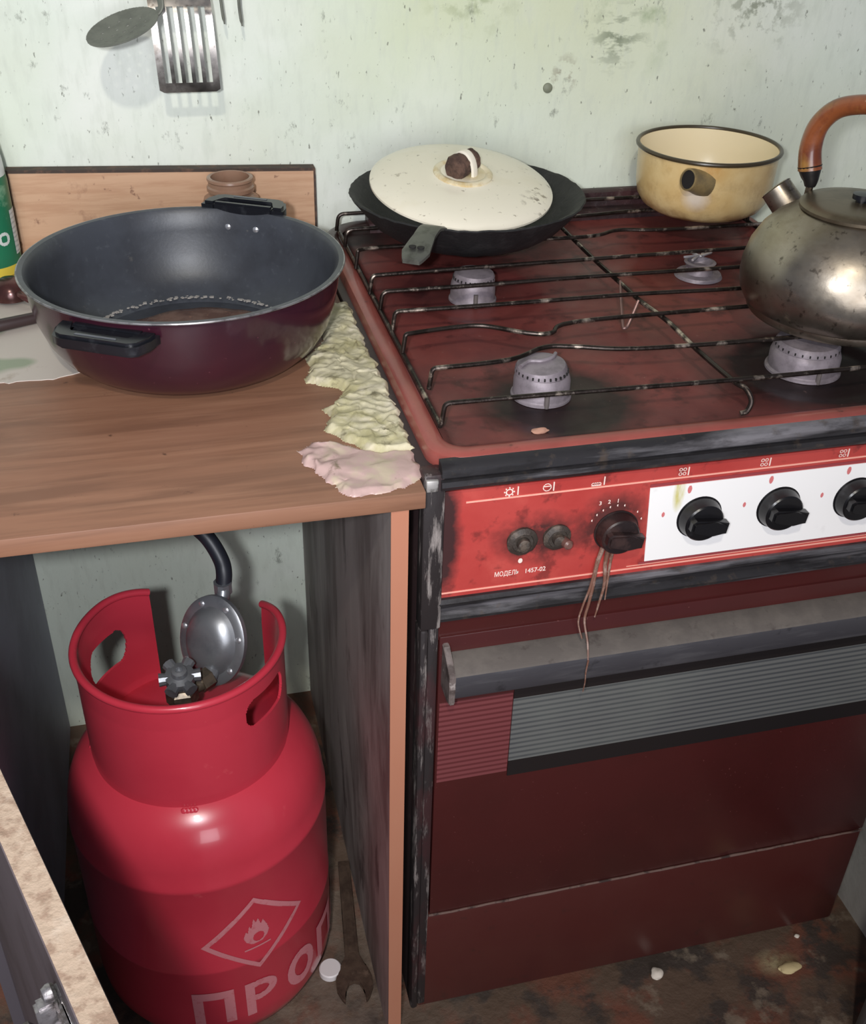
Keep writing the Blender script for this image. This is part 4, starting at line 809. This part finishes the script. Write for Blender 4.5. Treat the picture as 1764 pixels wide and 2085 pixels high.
b = BM(); tube(b, [VX+Vector((.030, .019, .075)), rc-rn*.012+Vector((0, 0, -.012))], .010, 14); obj('inlet', b, m_zinc, reg)
top = Vector((-.189, .214, .582))
b = BM(); tube(b, smooth_pts([rc+Vector((.008, .012, .03)), rc+Vector((.016, .022, .045)), top], 5), [.009, .0075], 12); tube(b, [top-Vector((0, 0, .010)), top+Vector((0, 0, .004))], .0105, 10); obj('outlet', b, m_zinc, reg)
b = BM(); tube(b, smooth_pts([top-Vector((0, 0, .006)), top+Vector((.003, .006, .012)), (-.188, .230, .607), (-.199, .244, .627), (-.219, .262, .648), (-.246, .31, .690), (-.262, .40, .745), (-.262, .50, .785), (-.235, .58, .80), (-.12, .62, .79), (-.06, .62, .79)], 8), .0092, 16)
tag(obj('gas_hose', b, mat('black_rubber', (30, 32, 40), .45), None, org=tuple(top)), 'black rubber hose rising from the regulator to the worktop underside', 'hose')

# ================================================================ WRENCH, CAP, CRUMBS, RIGHT-HAND FURNITURE
wr_ = thing('wrench', (-.08, .1, 0), 'rusty open-ended wrench lying on the cabinet floor', 'wrench')
m_rust = mat('rusty_iron', (92, 74, 62), .6, .4, layers=[dict(c=(66, 50, 42), s=40, t=(.45, .6), a=.8), dict(c=(130, 108, 92), s=60, t=(.6, .7), a=.6)], bump=dict(s=120, a=.5, h=.001))
wd_ = Vector((.105, 1, 0)).normalized(); wx = Vector((wd_.y, -wd_.x, 0)); wo = Vector((-.0735, .062, .0))
head = [(-.008, .040), (-.019, .024), (-.0245, .006), (-.0235, -.010), (-.018, -.022), (-.014, -.027), (-.0125, -.008), (-.008, .001), (.0, .004), (.008, .001), (.0125, -.008), (.014, -.028), (.019, -.022), (.0245, -.008), (.024, .008), (.018, .024), (.008, .040), (.0085, .20), (-.0085, .20)]
b = BM(); prism(b, head, tuple(wo+Vector((0, 0, .0015))), tuple(wx), tuple(wd_), (0, 0, 1), .0085, .0015); obj('open_jaw', b, m_rust, wr_)
b = BM(); prism(b, [(-.0045, .045), (.0045, .045), (.005, .19), (-.005, .19)], tuple(wo+Vector((0, 0, .010))), tuple(wx), tuple(wd_), (0, 0, 1), .0015); obj('shank_rib', b, m_rust, wr_)
b = BM(); lathe(b, [(0, .010), (.0135, .010), (.015, .0085), (.015, 0), (.0135, 0), (.0135, .008), (0, .008)], (-.1015, .090, .0005), 32, cap=False); bc = tag(obj('plastic_cap', b, mat('white_plastic', (226, 220, 220), .4), None, org=(-.1015, .09, 0)), 'small white plastic cap on the floor beside the wrench', 'cap')
def crumb(name, x, y, z, s, m, label, cat, sc=(1, 1, .6), group=None):
    b = BM(); bmesh.ops.create_icosphere(b, subdivisions=3, radius=s); 
    for v in b.verts: v.co *= 1+.35*noise.noise(v.co*(1.2/s)+Vector((x*90, y*90, 0))); v.co = Vector((v.co.x*sc[0]+x, v.co.y*sc[1]+y, v.co.z*sc[2]+z+s*sc[2]*.8))
    tag(obj(name, b, m, None, org=(x, y, z)), label, cat, group)
m_crumb = mat('white_crumb', (226, 214, 200), .8, bump=dict(s=200, a=.4, h=.001)); m_cr2 = mat('cream_crumb', (206, 186, 140), .8, bump=dict(s=200, a=.4, h=.001)); m_cr3 = mat('tan_crumb', (186, 140, 120), .8)
crumb('crumb', .331, -.016, 0, .0085, m_crumb, 'white lump on the dirty floor below the stove drawer', 'crumb')
crumb('crumb', .514, -.048, 0, .011, m_cr2, 'pale yellow lump on the floor near the right stove corner', 'crumb', (1.5, .8, .4))
crumb('crumb', .113, .045, .8405, .0055, m_cr3, 'tan food crumb on the stove top before the small burner', 'crumb', (1.6, .8, .4))
crumb('crumb', .550, -.004, 0, .0035, m_crumb, 'tiny white crumb on the floor by the right wall', 'crumb')
# dark furniture post at the right frame edge
post = thing('wooden_post', (.60, -.2, 0), 'dark wooden furniture corner at the lower right frame edge', 'furniture')
m_post = mat('dark_post_wood', (62, 52, 50), .5, layers=[dict(c=(44, 36, 34), s=20, st=(1, 1, .3), t=(.45, .6), a=.7), dict(c=(100, 88, 84), s=30, st=(2, 2, .2), t=(.6, .7), a=.5)])
b = BM(); box(b, .5535, .644, -.40, -.155, 0, .45, .002); obj('carcass', b, m_post, post)
b = BM(); box(b, .5475, .5545, -.162, -.150, 0, .45, .001); obj('corner_strip', b, mat('grey_strip', (84, 80, 78), .4), post)
